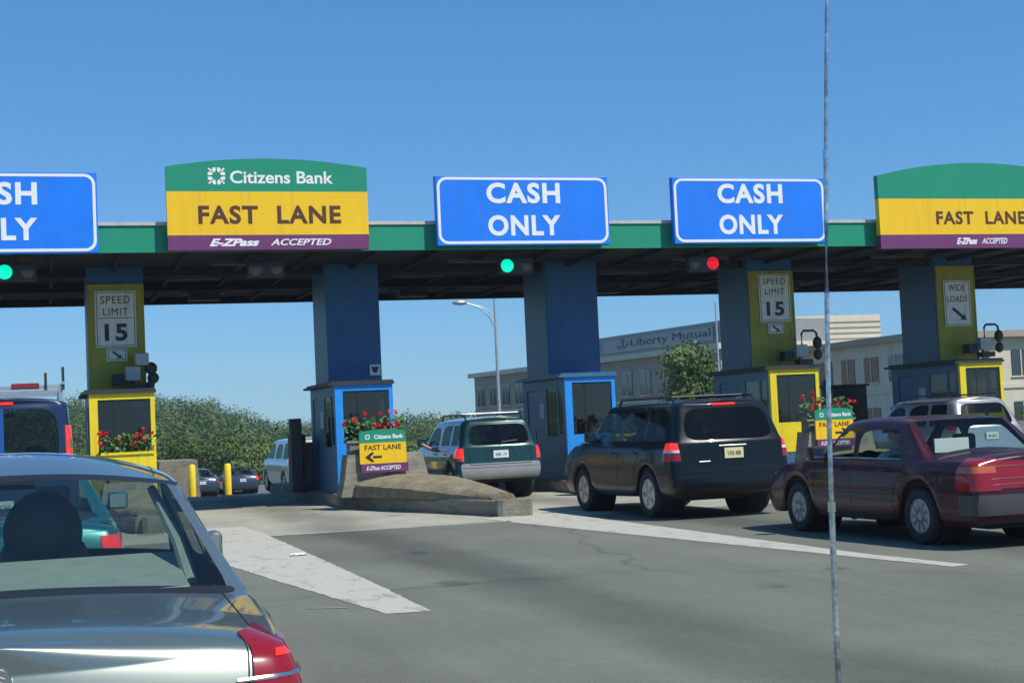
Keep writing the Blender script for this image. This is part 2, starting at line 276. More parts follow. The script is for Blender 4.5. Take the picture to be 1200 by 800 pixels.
# ------------------------------------------------------------------ toll islands, booths, columns
NX = [1.45, 6.32, 11.31, 16.28, 21.2, -3.6]      # booth centres left to right (last: out of frame on the left)
ISL = ['left end', 'in the middle lane gap', 'behind', 'right', 'far right', 'off']
island_lab = ['raised concrete island under the first yellow booth at the left', 'long concrete island with a ramp nose, left of the green SUV',
 'raised concrete island under the glazed blue booth right of the green SUV', 'concrete island under the yellow booth behind the maroon sedan', 'concrete island under the far right booth beyond the silver SUV', 'raised concrete island left of the blue van']
for i, c in enumerate(NX):
    o = thing('toll_island', island_lab[i], 'traffic island', (c, 30, 0), 0, 'toll islands between the lanes')
    F0 = i == 0; sy = .8 if F0 else 1
    def sx_(x): return x-.72 if F0 and x > .6 else (x*.6-.1 if F0 else x)
    k = MB(); pts = [(.74, -6.1), (1.29, -6.2), (1.14, -2), (1.0, 0), (.95, 9.5), (-.78, 9.5), (-.74, 0), (-.35, -2)]
    if F0: pts = [(-.1, -4.6), (.35, -4.7), (.55, -2), (.6, 0), (.6, 7), (-.78, 7), (-.74, 0), (-.5, -2)]
    k.prism([(x, y) for x, y in pts], 'z', -.05, .25); kb = k.build('kerb', 'concrete', o)
    bm = bmesh.new(); bm.from_mesh(kb.data); bmesh.ops.bevel(bm, geom=[e for e in bm.edges if all(v.co.z > .2 for v in e.verts)], offset=.025, segments=2, affect='EDGES'); bm.to_mesh(kb.data); bm.free()
    jm = MB()
    for yj in (-3.6, -.9, 1.8, 4.5): xl = -.72 if yj > -1 else -.10-.22*(yj+3.6)/1.6; jm.box((xl if not F0 else -.76)-.02, (1.02 if not F0 else .56), yj, yj+.015, .05, .2515)
    n = MB(); n.prism([(sx_(x), y*(.76 if F0 else 1)) for x, y in [(.72, -6.12), (.73, -6.24), (.8, -6.29), (1.24, -6.38), (1.3, -6.33), (1.31, -6.22)]], 'z', 0, .275); n.build('nose_block', 'concrete', o)
    r = MB()
    L_ = [(.80, -5.7, .3), (.35, -4.4, .38), (-.10, -3.2, .45), (-.66, -1.33, .50)]; Rr = [(1.2, -5.75, .3), (1.14, -4.2, .46), (1.08, -2.9, .56), (.92, -1.33, .60)]
    if F0: L_ = [(-.05, -4.3, .3), (-.3, -3.2, .34), (-.45, -2.4, .4), (-.55, -1.35, .45)]; Rr = [(.33, -4.3, .3), (.38, -3.2, .45), (.42, -2.4, .5), (.5, -1.35, .6)]
    NR, NCc = 17, 11; v = []; f = []
    for q in range(NR):
        t = q/(NR-1)*3; k = min(int(t), 2); u = t-k; a = [p0+(p1-p0)*u for p0, p1 in zip(L_[k], L_[k+1])]; c_ = [p0+(p1-p0)*u for p0, p1 in zip(Rr[k], Rr[k+1])]
        v.append((a[0]-.02, a[1], .24)); v.append((a[0], a[1], (a[2]+.24)/2))
        for w_ in range(NCc):
            g = w_/(NCc-1); v.append((a[0]+(c_[0]-a[0])*g, a[1]+(c_[1]-a[1])*g, a[2]+(c_[2]-a[2])*g+.085*math.sin(math.pi*g)**.7-.03*(1 if w_ in (0, NCc-1) else 0)+random.gauss(0, .004)))
        v.append((c_[0]+.02, c_[1], .24))
    Wd = NCc+3; f = [(q*Wd+w_, (q+1)*Wd+w_, (q+1)*Wd+w_+1, q*Wd+w_+1) for q in range(NR-1) for w_ in range(Wd-1)]+[tuple(range(Wd)), tuple(range(NR*Wd-1, (NR-1)*Wd-1, -1))]
    r.add(v, f); r.build('ramp', 'ramp', o, smooth=True)
    b = MB(); b.prism([(x*(.6 if F0 else 1), z*(.7 if F0 else 1)) for x, z in [(-.93+.0, .25), (.93, .25), (.78, .7), (.7, 1.06), (-.78, 1.06), (-.85, .6)]], 'y', -1.3, -.75); b.build('barrier_block', 'concrete', o)
def flowers(parent, x0, x1, y0, y1, z0, z1, n=150, heads=14):
    g = MB()
    for _ in range(n):
        c = Vector((random.uniform(x0, x1), random.uniform(y0, y1), z0+(z1-z0)*random.random()**1.2*.85)); a = Vector((random.gauss(0, 1), random.gauss(0, 1), random.gauss(0, .6))).normalized(); b = a.orthogonal().normalized(); s = random.uniform(.03, .06)
        g.add([c+a*s, c+b*s, c-a*s, c-b*s], [(0, 1, 2, 3)])
    g.build('leaves', 'leafg', parent, fix=False)
    h = MB()
    for _ in range(heads):
        c = Vector((random.uniform(x0-.04, x1+.04), random.uniform(y0-.05, (y0+y1)/2), z0+(z1-z0)*random.uniform(.35, 1.05)))
        for _ in range(16):
            d = Vector((random.gauss(0, 1), random.gauss(0, 1), random.gauss(0, 1))).normalized(); q = c+d*random.uniform(.02, .055); a = d.orthogonal().normalized(); b = d.cross(a); s = .024
            h.add([q+a*s, q+b*s, q-a*s, q-b*s], [(0, 1, 2, 3)])
    h.build('flower_heads', 'petal', parent, fix=False)
fl_lab = {0: 'red geraniums in a planter by the left yellow booth window', 1: 'red geraniums above the small arrow sign in front of the open blue booth', 2: 'red geraniums in front of the glazed blue booth, behind the black SUV', 3: 'red geraniums above the small sign partly hidden by the maroon sedan', 4: 'red geraniums at the far right booth beside the silver SUV'}
for i in range(5):
    c = NX[i]
    if i == 0: x0, x1, y0, z0, z1 = 1.0, 2.05, 30.25, 1.3, 1.72
    elif i == 4: x0, x1, y0, z0, z1 = 21.7, 22.9, 29.6, 1.2, 1.62
    elif i == 2: x0, x1, y0, z0, z1 = 11.2, 12.1, 29.0, 1.2, 1.6
    else: x0, x1, y0, z0, z1 = c-.75, c+.42, 28.85, 1.32, 1.86
    o = thing('flower_planter', fl_lab[i], 'flower planter', ((x0+x1)/2, y0+.18, z0-.3), 0, 'red geranium planters at the booths'); dx, dy, dz = (x0+x1)/2, y0+.18, z0-.3
    b = MB(); b.prism([(x0-dx+.05, -.17), (x1-dx-.05, -.17), (x1-dx-.05, .17), (x0-dx+.05, .17)], 'z', (-.0 if i in (1, 3) else -.05), .3); b.box(x0-dx, x1-dx, -.2, .2, .26, .31); b.build('trough', 'concrete' if i in (1, 3) else 'yellow', o)
    if i not in (1, 3):
        b = MB(); 
        for xx in (x0-dx+.12, x1-dx-.12): b.box(xx-.03, xx+.03, -.03, .03, .25-dz, -.05)
        b.build('stand', 'dark', o)
    flowers(o, x0-dx, x1-dx, -.2, .2, .3, z1-dz, 190, 15 if i != 1 else 20)
BX = [(.82, 2.08), (5.71, 6.93), (10.74, 11.9), (15.66, 16.89), (20.62, 21.8), (-4.3, -3.05)]
booth_lab = ['yellow fronted toll booth under the left speed limit sign', 'bright blue fronted toll booth with an open dark window and red flowers before it', 'glazed bright blue toll booth between the green SUV and the black SUV',
 'yellow fronted toll booth behind the maroon sedan under the right speed limit sign', 'shaded yellow framed toll booth under the wide loads sign', 'toll booth left of the blue van']
def booth(i):
    x0, x1 = BX[i]; c = (x0+x1)/2; hw = (x1-x0)/2; yel = i in (0, 3, 4, 5); fm = 'yellow' if yel else 'sky_blue'
    o = thing('toll_booth', booth_lab[i], 'toll booth', (c, 30.7, .25), 0, 'toll booths on the islands')
    H = 2.22; D = 3.0
    wz0 = 1.02 if i != 2 else .98; wz1 = 2.1
    f = MB()                                   # front frame
    f.box(-hw, -hw+.16, 0, .09, .0, H); f.box(hw-.085, hw, 0, .09, 0, H); f.box(-hw+.16, hw-.085, .002, .09, wz1, H); f.box(-hw+.16, hw-.085, .002, .088, .35, wz0)
    f.build('front_frame', fm, o)
    f = MB(); f.box(-hw+.165, hw-.09, .02, .08, 0.005, .34); f.box(-hw+.1, hw-.05, .1, .16, 0, .9); f.build('kick_panel', 'navy' if not yel else 'slate', o)
    s = MB()                                   # side walls with door and window openings
    for sx in (-1, 1):
        a, b = sorted((sx*hw, sx*(hw-.06)))
        s.box(a, b, .092, .5, 0, 1.0); s.box(a, b, .092, .2, 1.0, H); s.box(a, b, .2, 3.0, 2.0, H); s.box(a, b, .5, .58, 0, 2.0)
        s.box(a, b, 1.3, 2.1, 0, 2.0); s.box(a, b, 2.7, D, 0, 2.0)
        s.box(a, b, .58, 1.3, 0, .95)
    s.box(-hw+.062, hw-.062, D-.06, D, 0, 1.0); s.box(-hw+.062, hw-.062, D-.06, D, 2.0, H); s.build('wall', 'slate', o, fix=True)
    d = MB(); d.box(-hw+.015, -hw+.045, .585, 1.295, .955, 1.995); d.box(hw-.045, hw-.015, .585, 1.295, .955, 1.995); d.box(-hw+.015, -hw+.045, .205, .495, 1.005, 1.995); d.box(hw-.045, hw-.015, .205, .495, 1.005, 1.995); d.box(-hw+.08, hw-.08, D-.04, D-.02, 1.0, 2.0)
    d.build('side_pane', 'booth_glass', o)
    d = MB(); d.box(-hw+.02, -hw+.05, 2.105, 2.695, .01, 1.98); dr = d.build('door', 'navy' if i != 0 else 'dark', o)
    d = MB(); d.box(-hw-.01, -hw+.018, 2.16, 2.19, .9, 1.1); d.build('door_handle', 'chrome', dr)
    r = MB(); r.box(-hw-.14, hw+.03, -.05, D+.1, H, H+.05); r.box(-hw-.08, hw+.02, 0, D, H+.05, H+.09); r.build('roof', 'dark' if i != 2 else 'slate', o)
    if i in (1, 0, 3, 4):     # dark sheet across the booth, seen through the window opening
        q = MB(); q.box(-hw+.062, hw-.062, 1.5, 1.54, 0, 2.2); q.build('dark_sheet', 'dark', o)
        q = MB(); q.box(hw-.42, hw-.12, .3, .34, 1.93, 2.05); q.build('lamp_box', 'gbox', o)
    else:
        q = MB(); q.box(-hw+.35, -hw+.42, .5, .56, 1.0, 1.75); q.box(hw-.5, hw-.1, .3, .8, .95, 1.18); q.build('cash_register', 'gbox', o)
        q = MB(); q.box(-hw+.17, -hw+.42, .1, .13, 2.02, 2.08); q.build('lamp_box', 'swhite', o)
    q = MB(); q.box(-hw+.062, hw-.062, .15, .75, .88, .94); q.build('counter', 'gbox', o)
    q = MB(); q.box(-hw+.45, -hw+.475, .026, .029, wz0, wz1); q.box(-hw+.163, hw-.088, .024, .029, wz1-.03, wz1-.001); q.build('window_mullion', 'trim', o)
    q = MB(); q.box(-.2, .14, 1.0, 1.3, .5, .56); q.box(-.06, 0, 1.1, 1.18, 0, .5); q.box(-.18, .12, 1.28, 1.33, .7, 1.15, .02); q.build('stool', 'dark', o)
    q = MB(); q.box(.1, .34, .46, .5, .95, 1.2, .01); q.box(.14, .30, .44, .46, 1.0, 1.15); q.build('toll_terminal', 'gbox', o)
    q = MB(); q.box(hw, hw+.006, 1.45, 1.75, 1.3, 1.7); q.box(-hw-.006, -hw, 1.5, 1.8, 1.35, 1.7); q.build('notice', 'swhite2', o)
    q = MB(); q.box(-hw+.162, hw-.087, .03, .045, wz0, wz1); q.build('window_pane', 'booth_glass', o)
    return o
for i in range(6): booth(i)
CX = [(.88, 2.03), (5.89, 7.07), (10.95, 12.2), (16.02, 17.2), (21.14, 22.24), (-4.3, -3.1)]
col_lab = ['column with yellow front panel carrying the left speed limit sign', 'navy blue column above the open blue toll booth', 'navy blue column above the glazed blue booth', 'blue column with yellow panel carrying the right speed limit sign', 'blue column with yellow panel carrying the wide loads sign', 'blue column left of the view']
for i, (x0, x1) in enumerate(CX):
    o = thing('canopy_column', col_lab[i], 'column', ((x0+x1)/2, 32.3, .25), 0, 'canopy columns'); hw = (x1-x0)/2
    m = MB(); m.box(-hw, hw, .01, 1.65, 2.32 if True else 0, 4.95, .015); m.build('shaft', 'navy', o)
    m = MB(); m.box(-hw-.006, -hw, .03, 1.63, 2.32, 4.9); m.build('side_cladding', 'slate', o)
    m = MB(); m.box(-hw+.3, hw-.3, .3, 1.2, 0, 2.3); m.build('core', 'dark', o)
    if i in (0, 3, 4, 5):
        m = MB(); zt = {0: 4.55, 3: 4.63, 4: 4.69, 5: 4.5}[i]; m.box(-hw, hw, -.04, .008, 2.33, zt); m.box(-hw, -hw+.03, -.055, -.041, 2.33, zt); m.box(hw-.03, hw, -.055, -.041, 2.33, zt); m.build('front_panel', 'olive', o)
# column-mounted signs
def post_sign(name, lab, x0, x1, z0, z1, lines, cat='sign', arrow=None, divider=None, y=32.24):
    o = thing(name, lab, cat, ((x0+x1)/2, y, (z0+z1)/2)); hw, hh = (x1-x0)/2, (z1-z0)/2
    m = MB(); m.box(-hw, hw, -.012, .0, -hh, hh, .004); m.build('plate', 'swhite2', o)
    b = MB(); t = .012
    for a in ((-hw+.03, hw-.03, -hh+.03, -hh+.03+t), (-hw+.03, hw-.03, hh-.03-t, hh-.03), (-hw+.03, -hw+.03+t, -hh+.042, hh-.042), (hw-.03-t, hw-.03, -hh+.042, hh-.042)): b.box(a[0], a[1], -.016, -.0125, a[2], a[3])
    if divider is not None: b.box(-hw+.06, hw-.06, -.016, -.0125, divider-.006, divider+.006)
    b.build('border', 'sblack', o)
    for s, z, h, wd in lines: letters(s, 0, -.015, z, 'sblack', o, w=wd, h=h, bold=.035 if s == '15' else .0, spacing=1.14)
    if arrow:
        ax, az, L, th = arrow; d = Vector((.78, -.62)).normalized(); n = Vector((-d.y, d.x)); p0 = Vector((ax, az))-d*L/2; p1 = Vector((ax, az))+d*L/2; pts = [p0+n*th/2, p1-d*th*1.3+n*th/2, p1-d*th*1.9+n*th*1.5, p1+d*th*.4, p1-d*th*1.9-n*th*1.5, p1-d*th*1.3-n*th/2, p0-n*th/2]
        q = MB(); q.prism([p[:] for p in pts], 'y', -.017, -.0125); q.build('arrow', 'sblack', o)
    return o
post_sign('speed_limit_sign', 'white SPEED LIMIT 15 sign on the left yellow column', 1.03, 1.86, 3.48, 4.66, [('SPEED', .40, .16, .60), ('LIMIT', .15, .15, .5), ('15', -.28, .36, .46)], divider=.02)
post_sign('arrow_plate', 'small white plate with a black arrow under the left speed limit sign', 1.24, 1.66, 3.19, 3.455, [], arrow=(0, 0, .22, .04))
post_sign('speed_limit_sign', 'white SPEED LIMIT 15 sign on the right yellow column', 16.27, 17.09, 3.66, 4.80, [('SPEED', .40, .15, .60), ('LIMIT', .15, .14, .5), ('15', -.26, .34, .46)])
post_sign('arrow_plate', 'small white plate with a black arrow under the right speed limit sign', 16.47, 16.86, 3.38, 3.62, [], arrow=(0, 0, .22, .04))
post_sign('wide_loads_sign', 'white WIDE LOADS sign with a diagonal arrow on the far right column', 21.32, 22.08, 3.44, 4.58, [('WIDE', .38, .16, .46), ('LOADS', .10, .15, .58)], arrow=(0.03, -.27, .46, .075))
o = thing('small_plate', 'tiny white plate with a dark emblem low on the middle blue column', 'sign', (6.91, 32.26, 2.83)); MB().box(-.12, .12, -.01, .04, -.12, .12).build('plate', 'swhite2', o); MB().lathe([(.06, -.016), (.06, -.011)], (0, 0, 0), 'y', 16).build('disc', 'sblack', o); MB().box(-.08, .08, -.014, -.0105, .03, .07).build('bar', 'sblack', o)
# camera clusters on the columns
def camera_cluster(x, y, z, lab, arm=True):
    o = thing('lane_camera', lab, 'camera', (x, y, z), 0, 'lane cameras on the columns')
    MB().box(-.2, .1, -.14, .12, -.15, .14, .02).build('control_box', 'gbox', o)
    m = MB(); m.box(-.02, .3, .0, .3, -.32, -.2); m.box(-.45, -.22, -.02, .25, -.22, .0); m.tube([(-.05, 0, -.35), (-.05, 0, -.15)], .03); m.build('bracket', 'dark', o)
    if arm:
        MB().tube([(.02, 0, .12), (.02, 0, .4), (.08, 0, .47), (.34, 0, .47), (.41, 0, .42), (.43, 0, .3)], .028).build('arm', 'dark', o)
        MB().ball((.43, 0, .18), .13, sc=(.85, .8, 1.15)).build('camera_housing', 'dark', o, smooth=True); MB().ball((.44, .02, -.1), .12, sc=(.85, .8, 1.1)).build('beacon', 'dark', o, smooth=True)
    else:
        m = MB(); m.box(.0, .28, -.1, .25, .16, .42, .03); m.build('camera_housing', 'gbox', o); m = MB(); m.ball((.32, 0, .1), .13); m.ball((.36, 0, -.1), .12); m.ball((.3, 0, -.24), .09); m.build('beacon', 'dark', o, smooth=True)
camera_cluster(1.78, 31.8, 2.9, 'grey camera box and round dark beacons beside the left speed limit column', False)
camera_cluster(17.08, 31.8, 2.93, 'grey camera box with curved arm beside the right speed limit column'); camera_cluster(22.1, 31.8, 2.96, 'grey camera box with curved arm beside the wide loads column')
# ------------------------------------------------------------------ canopy
o = thing('toll_canopy', 'long dark toll plaza roof with a green front band spanning all lanes', 'canopy', (0, 29.5, 0))
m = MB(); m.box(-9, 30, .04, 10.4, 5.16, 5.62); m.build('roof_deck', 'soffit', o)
m = MB(); m.box(-9, 30, 0, .038, 5.12, 5.64); m.build('front_band', 'sgreen', o)
m = MB(); m.box(-9, 30, -.03, .3, 5.641, 5.71); m.build('cap_flashing', 'beam', o)
m = MB()
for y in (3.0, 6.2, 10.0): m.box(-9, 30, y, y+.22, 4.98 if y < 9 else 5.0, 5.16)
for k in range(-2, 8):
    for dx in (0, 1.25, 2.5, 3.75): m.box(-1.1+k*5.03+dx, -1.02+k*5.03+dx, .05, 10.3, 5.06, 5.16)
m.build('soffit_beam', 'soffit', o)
m = MB()
for x in (-1.2, 4.0, 9.0, 14.2, 19.3): m.box(x-.7, x+.7, 1.4, 1.52, 5.02, 5.09)
for x in (1.4, 6.5, 11.6, 16.7): m.box(x+1.2, x+2.4, 4.0, 4.12, 5.0, 5.07)
m.build('light_strip', 'moulding', o)
m = MB(); 
for x in (3.75, 8.95, 14.2, 19.4, -1.4): m.box(x-.36, x+.36, 7.2, 7.7, 4.84, 5.16); m.box(x-.5, x+.5, 7.1, 7.8, 5.0, 5.16)
m.build('lane_lamp_box', 'dark', o)
# signals
for x, on, lab in ((-.66, 'lampg', 'lit green lane signal at the left edge under the canopy'), (9.15, 'lampg', 'lit green lane signal under the middle CASH ONLY sign'), (13.78, 'lampr', 'lit red lane signal under the right CASH ONLY sign'), (4.0, None, 'pair of unlit lane signals under the Citizens Bank sign')):
    o = thing('lane_signal', lab, 'traffic signal', (x*1.02, 29.95, 4.83), 0, 'lane signals under the canopy')
    d = -.42 if on == 'lampr' else .42
    m = MB(); xa, xb = sorted((-.16 if d > 0 else .16, d+(.16 if d > 0 else -.16))); m.box(xa, xb, .02, .22, -.17, .17, .03); m.build('housing', 'dark', o)
    m = MB(); m.box((xa+xb)/2-.03, (xa+xb)/2+.03, .08, .14, .17, .36); m.build('hanger', 'dark', o)
    m = MB(); m.lathe([(.02, -.035), (.1, -.02), (.14, .019)], (0 if on != 'lampg' else d-.42, 0, 0), 'y', 24); m.build('lit_lens' if on else 'lens', on or 'lampoff', o, smooth=True)
    m = MB(); m.lathe([(.02, -.03), (.09, -.01), (.12, .019)], (d, 0, 0), 'y', 20); m.build('lens', 'lampoff', o, smooth=True)
# big overhead signs
def cash(x0, x1, z0, z1, lab):
    o = thing('overhead_sign', lab, 'sign', ((x0+x1)/2, 29.24, (z0+z1)/2), 0, 'blue CASH ONLY signs'); hw, hh = (x1-x0)/2, (z1-z0)/2
    MB().box(-hw, hw, -.02, .14, -hh, hh, .01).build('panel', 'sblue', o)
    m = MB()
    for fx in (-.5, 0, .5): m.box(hw*fx-.004, hw*fx+.004, -.0215, -.0195, -hh+.1, hh-.1)
    m.build('panel_joint', 'faint', o)
    def rr(w_, h_, r):
        p = []
        for cx, cz, a0 in ((w_-r, h_-r, 0), (-w_+r, h_-r, 90), (-w_+r, -h_+r, 180), (w_-r, -h_+r, 270)):
            for k in range(7): a = R(a0+k*15); p.append((cx+r*math.cos(a), cz+r*math.sin(a)))
        return p
    a = rr(hw-.03, hh-.03, .2); b = rr(hw-.085, hh-.085, .15); n = len(a); mb = MB()
    mb.add([(x, -.024, z) for x, z in a]+[(x, -.024, z) for x, z in b], [(i, (i+1) % n, (i+1) % n+n, i+n) for i in range(n)]); mb.build('border', 'swhite', o, fix=False)
    letters('CASH', 0, -.024, .36, 'swhite', o, w=1.62*hw/1.9, h=.43, bold=.035, spacing=1.12); letters('ONLY', 0, -.024, -.31, 'swhite', o, w=1.6*hw/1.9, h=.43, bold=.035, spacing=1.1)
cash(-2.74, 1.04, 5.09, 6.62, 'blue CASH ONLY sign cut off by the left edge'); cash(7.65, 11.38, 5.17, 6.6, 'blue CASH ONLY sign over the green SUV, right of the Citizens Bank sign'); cash(12.85, 16.48, 5.17, 6.6, 'blue CASH ONLY sign above the red signal, nearer the aerial')
def arch(x0, x1, z0, z1, rise, y, d, mb):
    n = 14; top = [(x0+(x1-x0)*k/n, z1+rise*(1-(2*k/n-1)**2)) for k in range(n+1)]; mb.prism([(x1, z0), (x0, z0)]+top, 'y', y, y+d)
def daisy(x, y, z, s, m, parent):
    mb = MB(); k = s/2
    for a in range(0, 360, 90):
        for sg in (-1, 1):
            c, s_ = math.cos(R(a)), math.sin(R(a)); pts = [(.20*sg, .42), (.62*sg, .42), (.40*sg, .98), (.08*sg, .98), (.08*sg, .60)]
            if sg < 0: pts = pts[::-1]
            q = [((u*c-v*s_)*k, (u*s_+v*c)*k) for u, v in pts]; mb.prism([(x+u, z+v) for u, v in q], 'y', y-.004, y)
    for a in range(45, 405, 90):
        c, s_ = math.cos(R(a)), math.sin(R(a)); pts = [(-.08, .8), (.08, .8), (.1, 1.25), (-.1, 1.25)]; mb.prism([(x+(u*c-v*s_)*k, z+(u*s_+v*c)*k) for u, v in pts], 'y', y-.004, y)
    mb.build('emblem', m, parent)
def fast(x0, x1, zs, rise, lab, bank, textw, purw, y=29.22):
    o = thing('overhead_sign', lab, 'sign', ((x0+x1)/2, y, zs[0])); hw = (x1-x0)/2; z0, zp, zy, zt = [z-zs[0] for z in zs]
    m = MB(); m.box(-hw, hw, -.02, .14, 0, zp-.001); m.build('purple_band', 'spur', o); m = MB(); m.box(-hw, hw, -.02, .14, zp, zy-.001); m.build('yellow_panel', 'syel', o)
    m = MB(); arch(-hw, hw, zy, zt, rise, -.02, .16, m); m.build('green_crest', 'sgreen', o)
    zc = (zy+zt)/2+.03
    if bank:
        letters('Citizens Bank', .27, -.023, zc+.01, 'swhite', o, w=2.02, h=.25, bold=.02); daisy(-1.0, -.022, zc+.03, .34, 'swhite', o)
    letters('FAST  LANE', .02, -.023, (zp+zy)/2-.03, 'sbrown', o, w=textw, h=.36 if bank else .3, bold=.03, spacing=1.12)
    letters('E-ZPass', -purw*.29, -.023, zp/2, 'swhite', o, w=purw*.4, h=.15, shear=.35, bold=.045); letters('ACCEPTED', purw*.25, -.023, zp/2, 'swhite', o, w=purw*.5, h=.13, shear=.3, bold=.02)
fast(2.32, 6.24, (5.12, 5.41, 6.26, 6.74), .17, 'arched Citizens Bank FAST LANE sign, green over yellow over purple', True, 2.78, 2.4)
fast(17.8, 23.0, (5.02, 5.33, 6.14, 6.66), .3, 'arched green FAST LANE sign cut off by the right edge', False, 2.35, 1.35)
# small island signs
def small_sign(x0, x1, z0, z1, left, lab):
    o = thing('lane_sign', lab, 'sign', ((x0+x1)/2, 28.62, z0)); hw, h = (x1-x0)/2, z1-z0
    MB().box(-hw+.02, hw+.03, -.015, .03, 0, .17).build('purple_band', 'spur', o); MB().box(-hw, hw, -.015, .03, .171, .171+h*.5).build('yellow_panel', 'syel', o)
    m = MB(); arch(-hw, hw, .172+h*.5, h-.02, .05, -.015, .045, m); m.build('green_crest', 'sgreen', o)
    zc = (.172+h*.5+h)/2; letters('Citizens Bank', .12, -.018, zc, 'swhite', o, w=.58, h=.085, bold=.03); daisy(-.3, -.017, zc, .1, 'swhite', o)
    letters('FAST LANE', 0, -.018, .171+h*.39, 'sbrown', o, w=.72, h=.1, bold=.01); letters('E-ZPass ACCEPTED', .0, -.018, .085, 'swhite', o, w=.68, h=.08, shear=.3, bold=.02)
    d = -1 if left else 1; cx = -.2 if left else .18; m = MB(); z = .171+h*.16
    m.box(min(cx+d*.0, cx-d*.17), max(cx+d*.0, cx-d*.17), -.019, -.0155, z-.022, z+.022); m.prism([(cx+d*.16, z), (cx+d*.02, z+.1), (cx-d*.02, z+.08), (cx+d*.06, z), (cx-d*.02, z-.08), (cx+d*.02, z-.1)], 'y', -.0195, -.0156); m.build('arrow', 'sblack', o)
    m = MB(); m.box(-.3, -.25, .03, .07, -.0, .75); m.box(.25, .3, .03, .07, -.0, .75); m.build('bracket', 'dark', o)
small_sign(5.76, 6.68, .70, 1.50, True, 'small Citizens Bank FAST LANE sign with left arrow by the blue booth'); small_sign(15.6, 16.5, .72, 1.52, False, 'small Citizens Bank FAST LANE sign with right arrow behind the maroon sedan')
# island furniture
o = thing('lane_gate', 'black gate post and cabinet left of the open blue booth', 'gate', (5.3, 33.4, 0)); MB().box(-.14, .1, -.2, .1, .25, 1.85, .01).build('post', 'dark', o); MB().box(-.02, .3, .5, 1.1, .2, 1.5, .02).build('cabinet', 'black', o); MB().box(.14, .36, -.1, .3, .25, 1.3, .02).build('reader', 'dark', o)
o = thing('equipment_cabinet', 'black cabinet with upright posts left of the wide loads column', 'cabinet', (20.2, 35.5, .0)); MB().box(-.25, .75, 0, .7, 0, 2.1, .03).build('cabinet_body', 'black', o); MB().box(-.3, .8, -.05, .75, 2.1, 2.16).build('lid', 'dark', o)
m = MB(); m.box(-.52, -.46, 0, .06, 0, 2.3); m.box(-.75, -.69, 0, .06, 0, 2.25); m.box(-.69, -.52, .01, .05, 1.5, 1.55); m.build('post', 'black', o)
o = thing('concrete_barrier', 'pale concrete barrier block beyond the left yellow booth', 'barrier', (3.66, 44.6, zg(0, 44.6))); m = MB(); m.prism([(-.62, -.1), (.58, -.1), (.56, .4), (.52, 1.08), (-.56, 1.08), (-.6, .4)], 'y', 0, 3.0); m.build('block', 'concrete', o)
for x, y, h, lab in ((3.95, 43.9, .94, 'yellow bollard standing against the pale concrete block'), (4.98, 44.1, .92, 'yellow bollard standing alone beside the distant red tail lights')):
    o = thing('bollard', lab, 'bollard', (x, y, zg(x, y)), 0, 'yellow bollards'); m = MB(); m.lathe([(.1, 0), (.1, h-.05), (.07, h-.01), (.01, h)], (0, 0, 0), 'z', 18); m.build('post', 'ylw', o, smooth=True); m = MB(); m.lathe([(.17, 0), (.17, .012), (.11, .02)], (0, 0, 0)); m.build('base_flange', 'dark', o)
m = MB(); v = []; n = 7
for j in range(n):
    for i in range(n): v.append(((i/(n-1)-.5)*.2, (j/(n-1)-.5)*.14, .006+random.random()*.035))
m.add(v, [(j*n+i, j*n+i+1, (j+1)*n+i+1, (j+1)*n+i) for j in range(n-1) for i in range(n-1)]); o = m.build('crumpled_paper', 'paper'); o.location = (2.95, 18.75, 0); tag(o, 'crumpled white paper lying on the pale lane marking', 'litter')
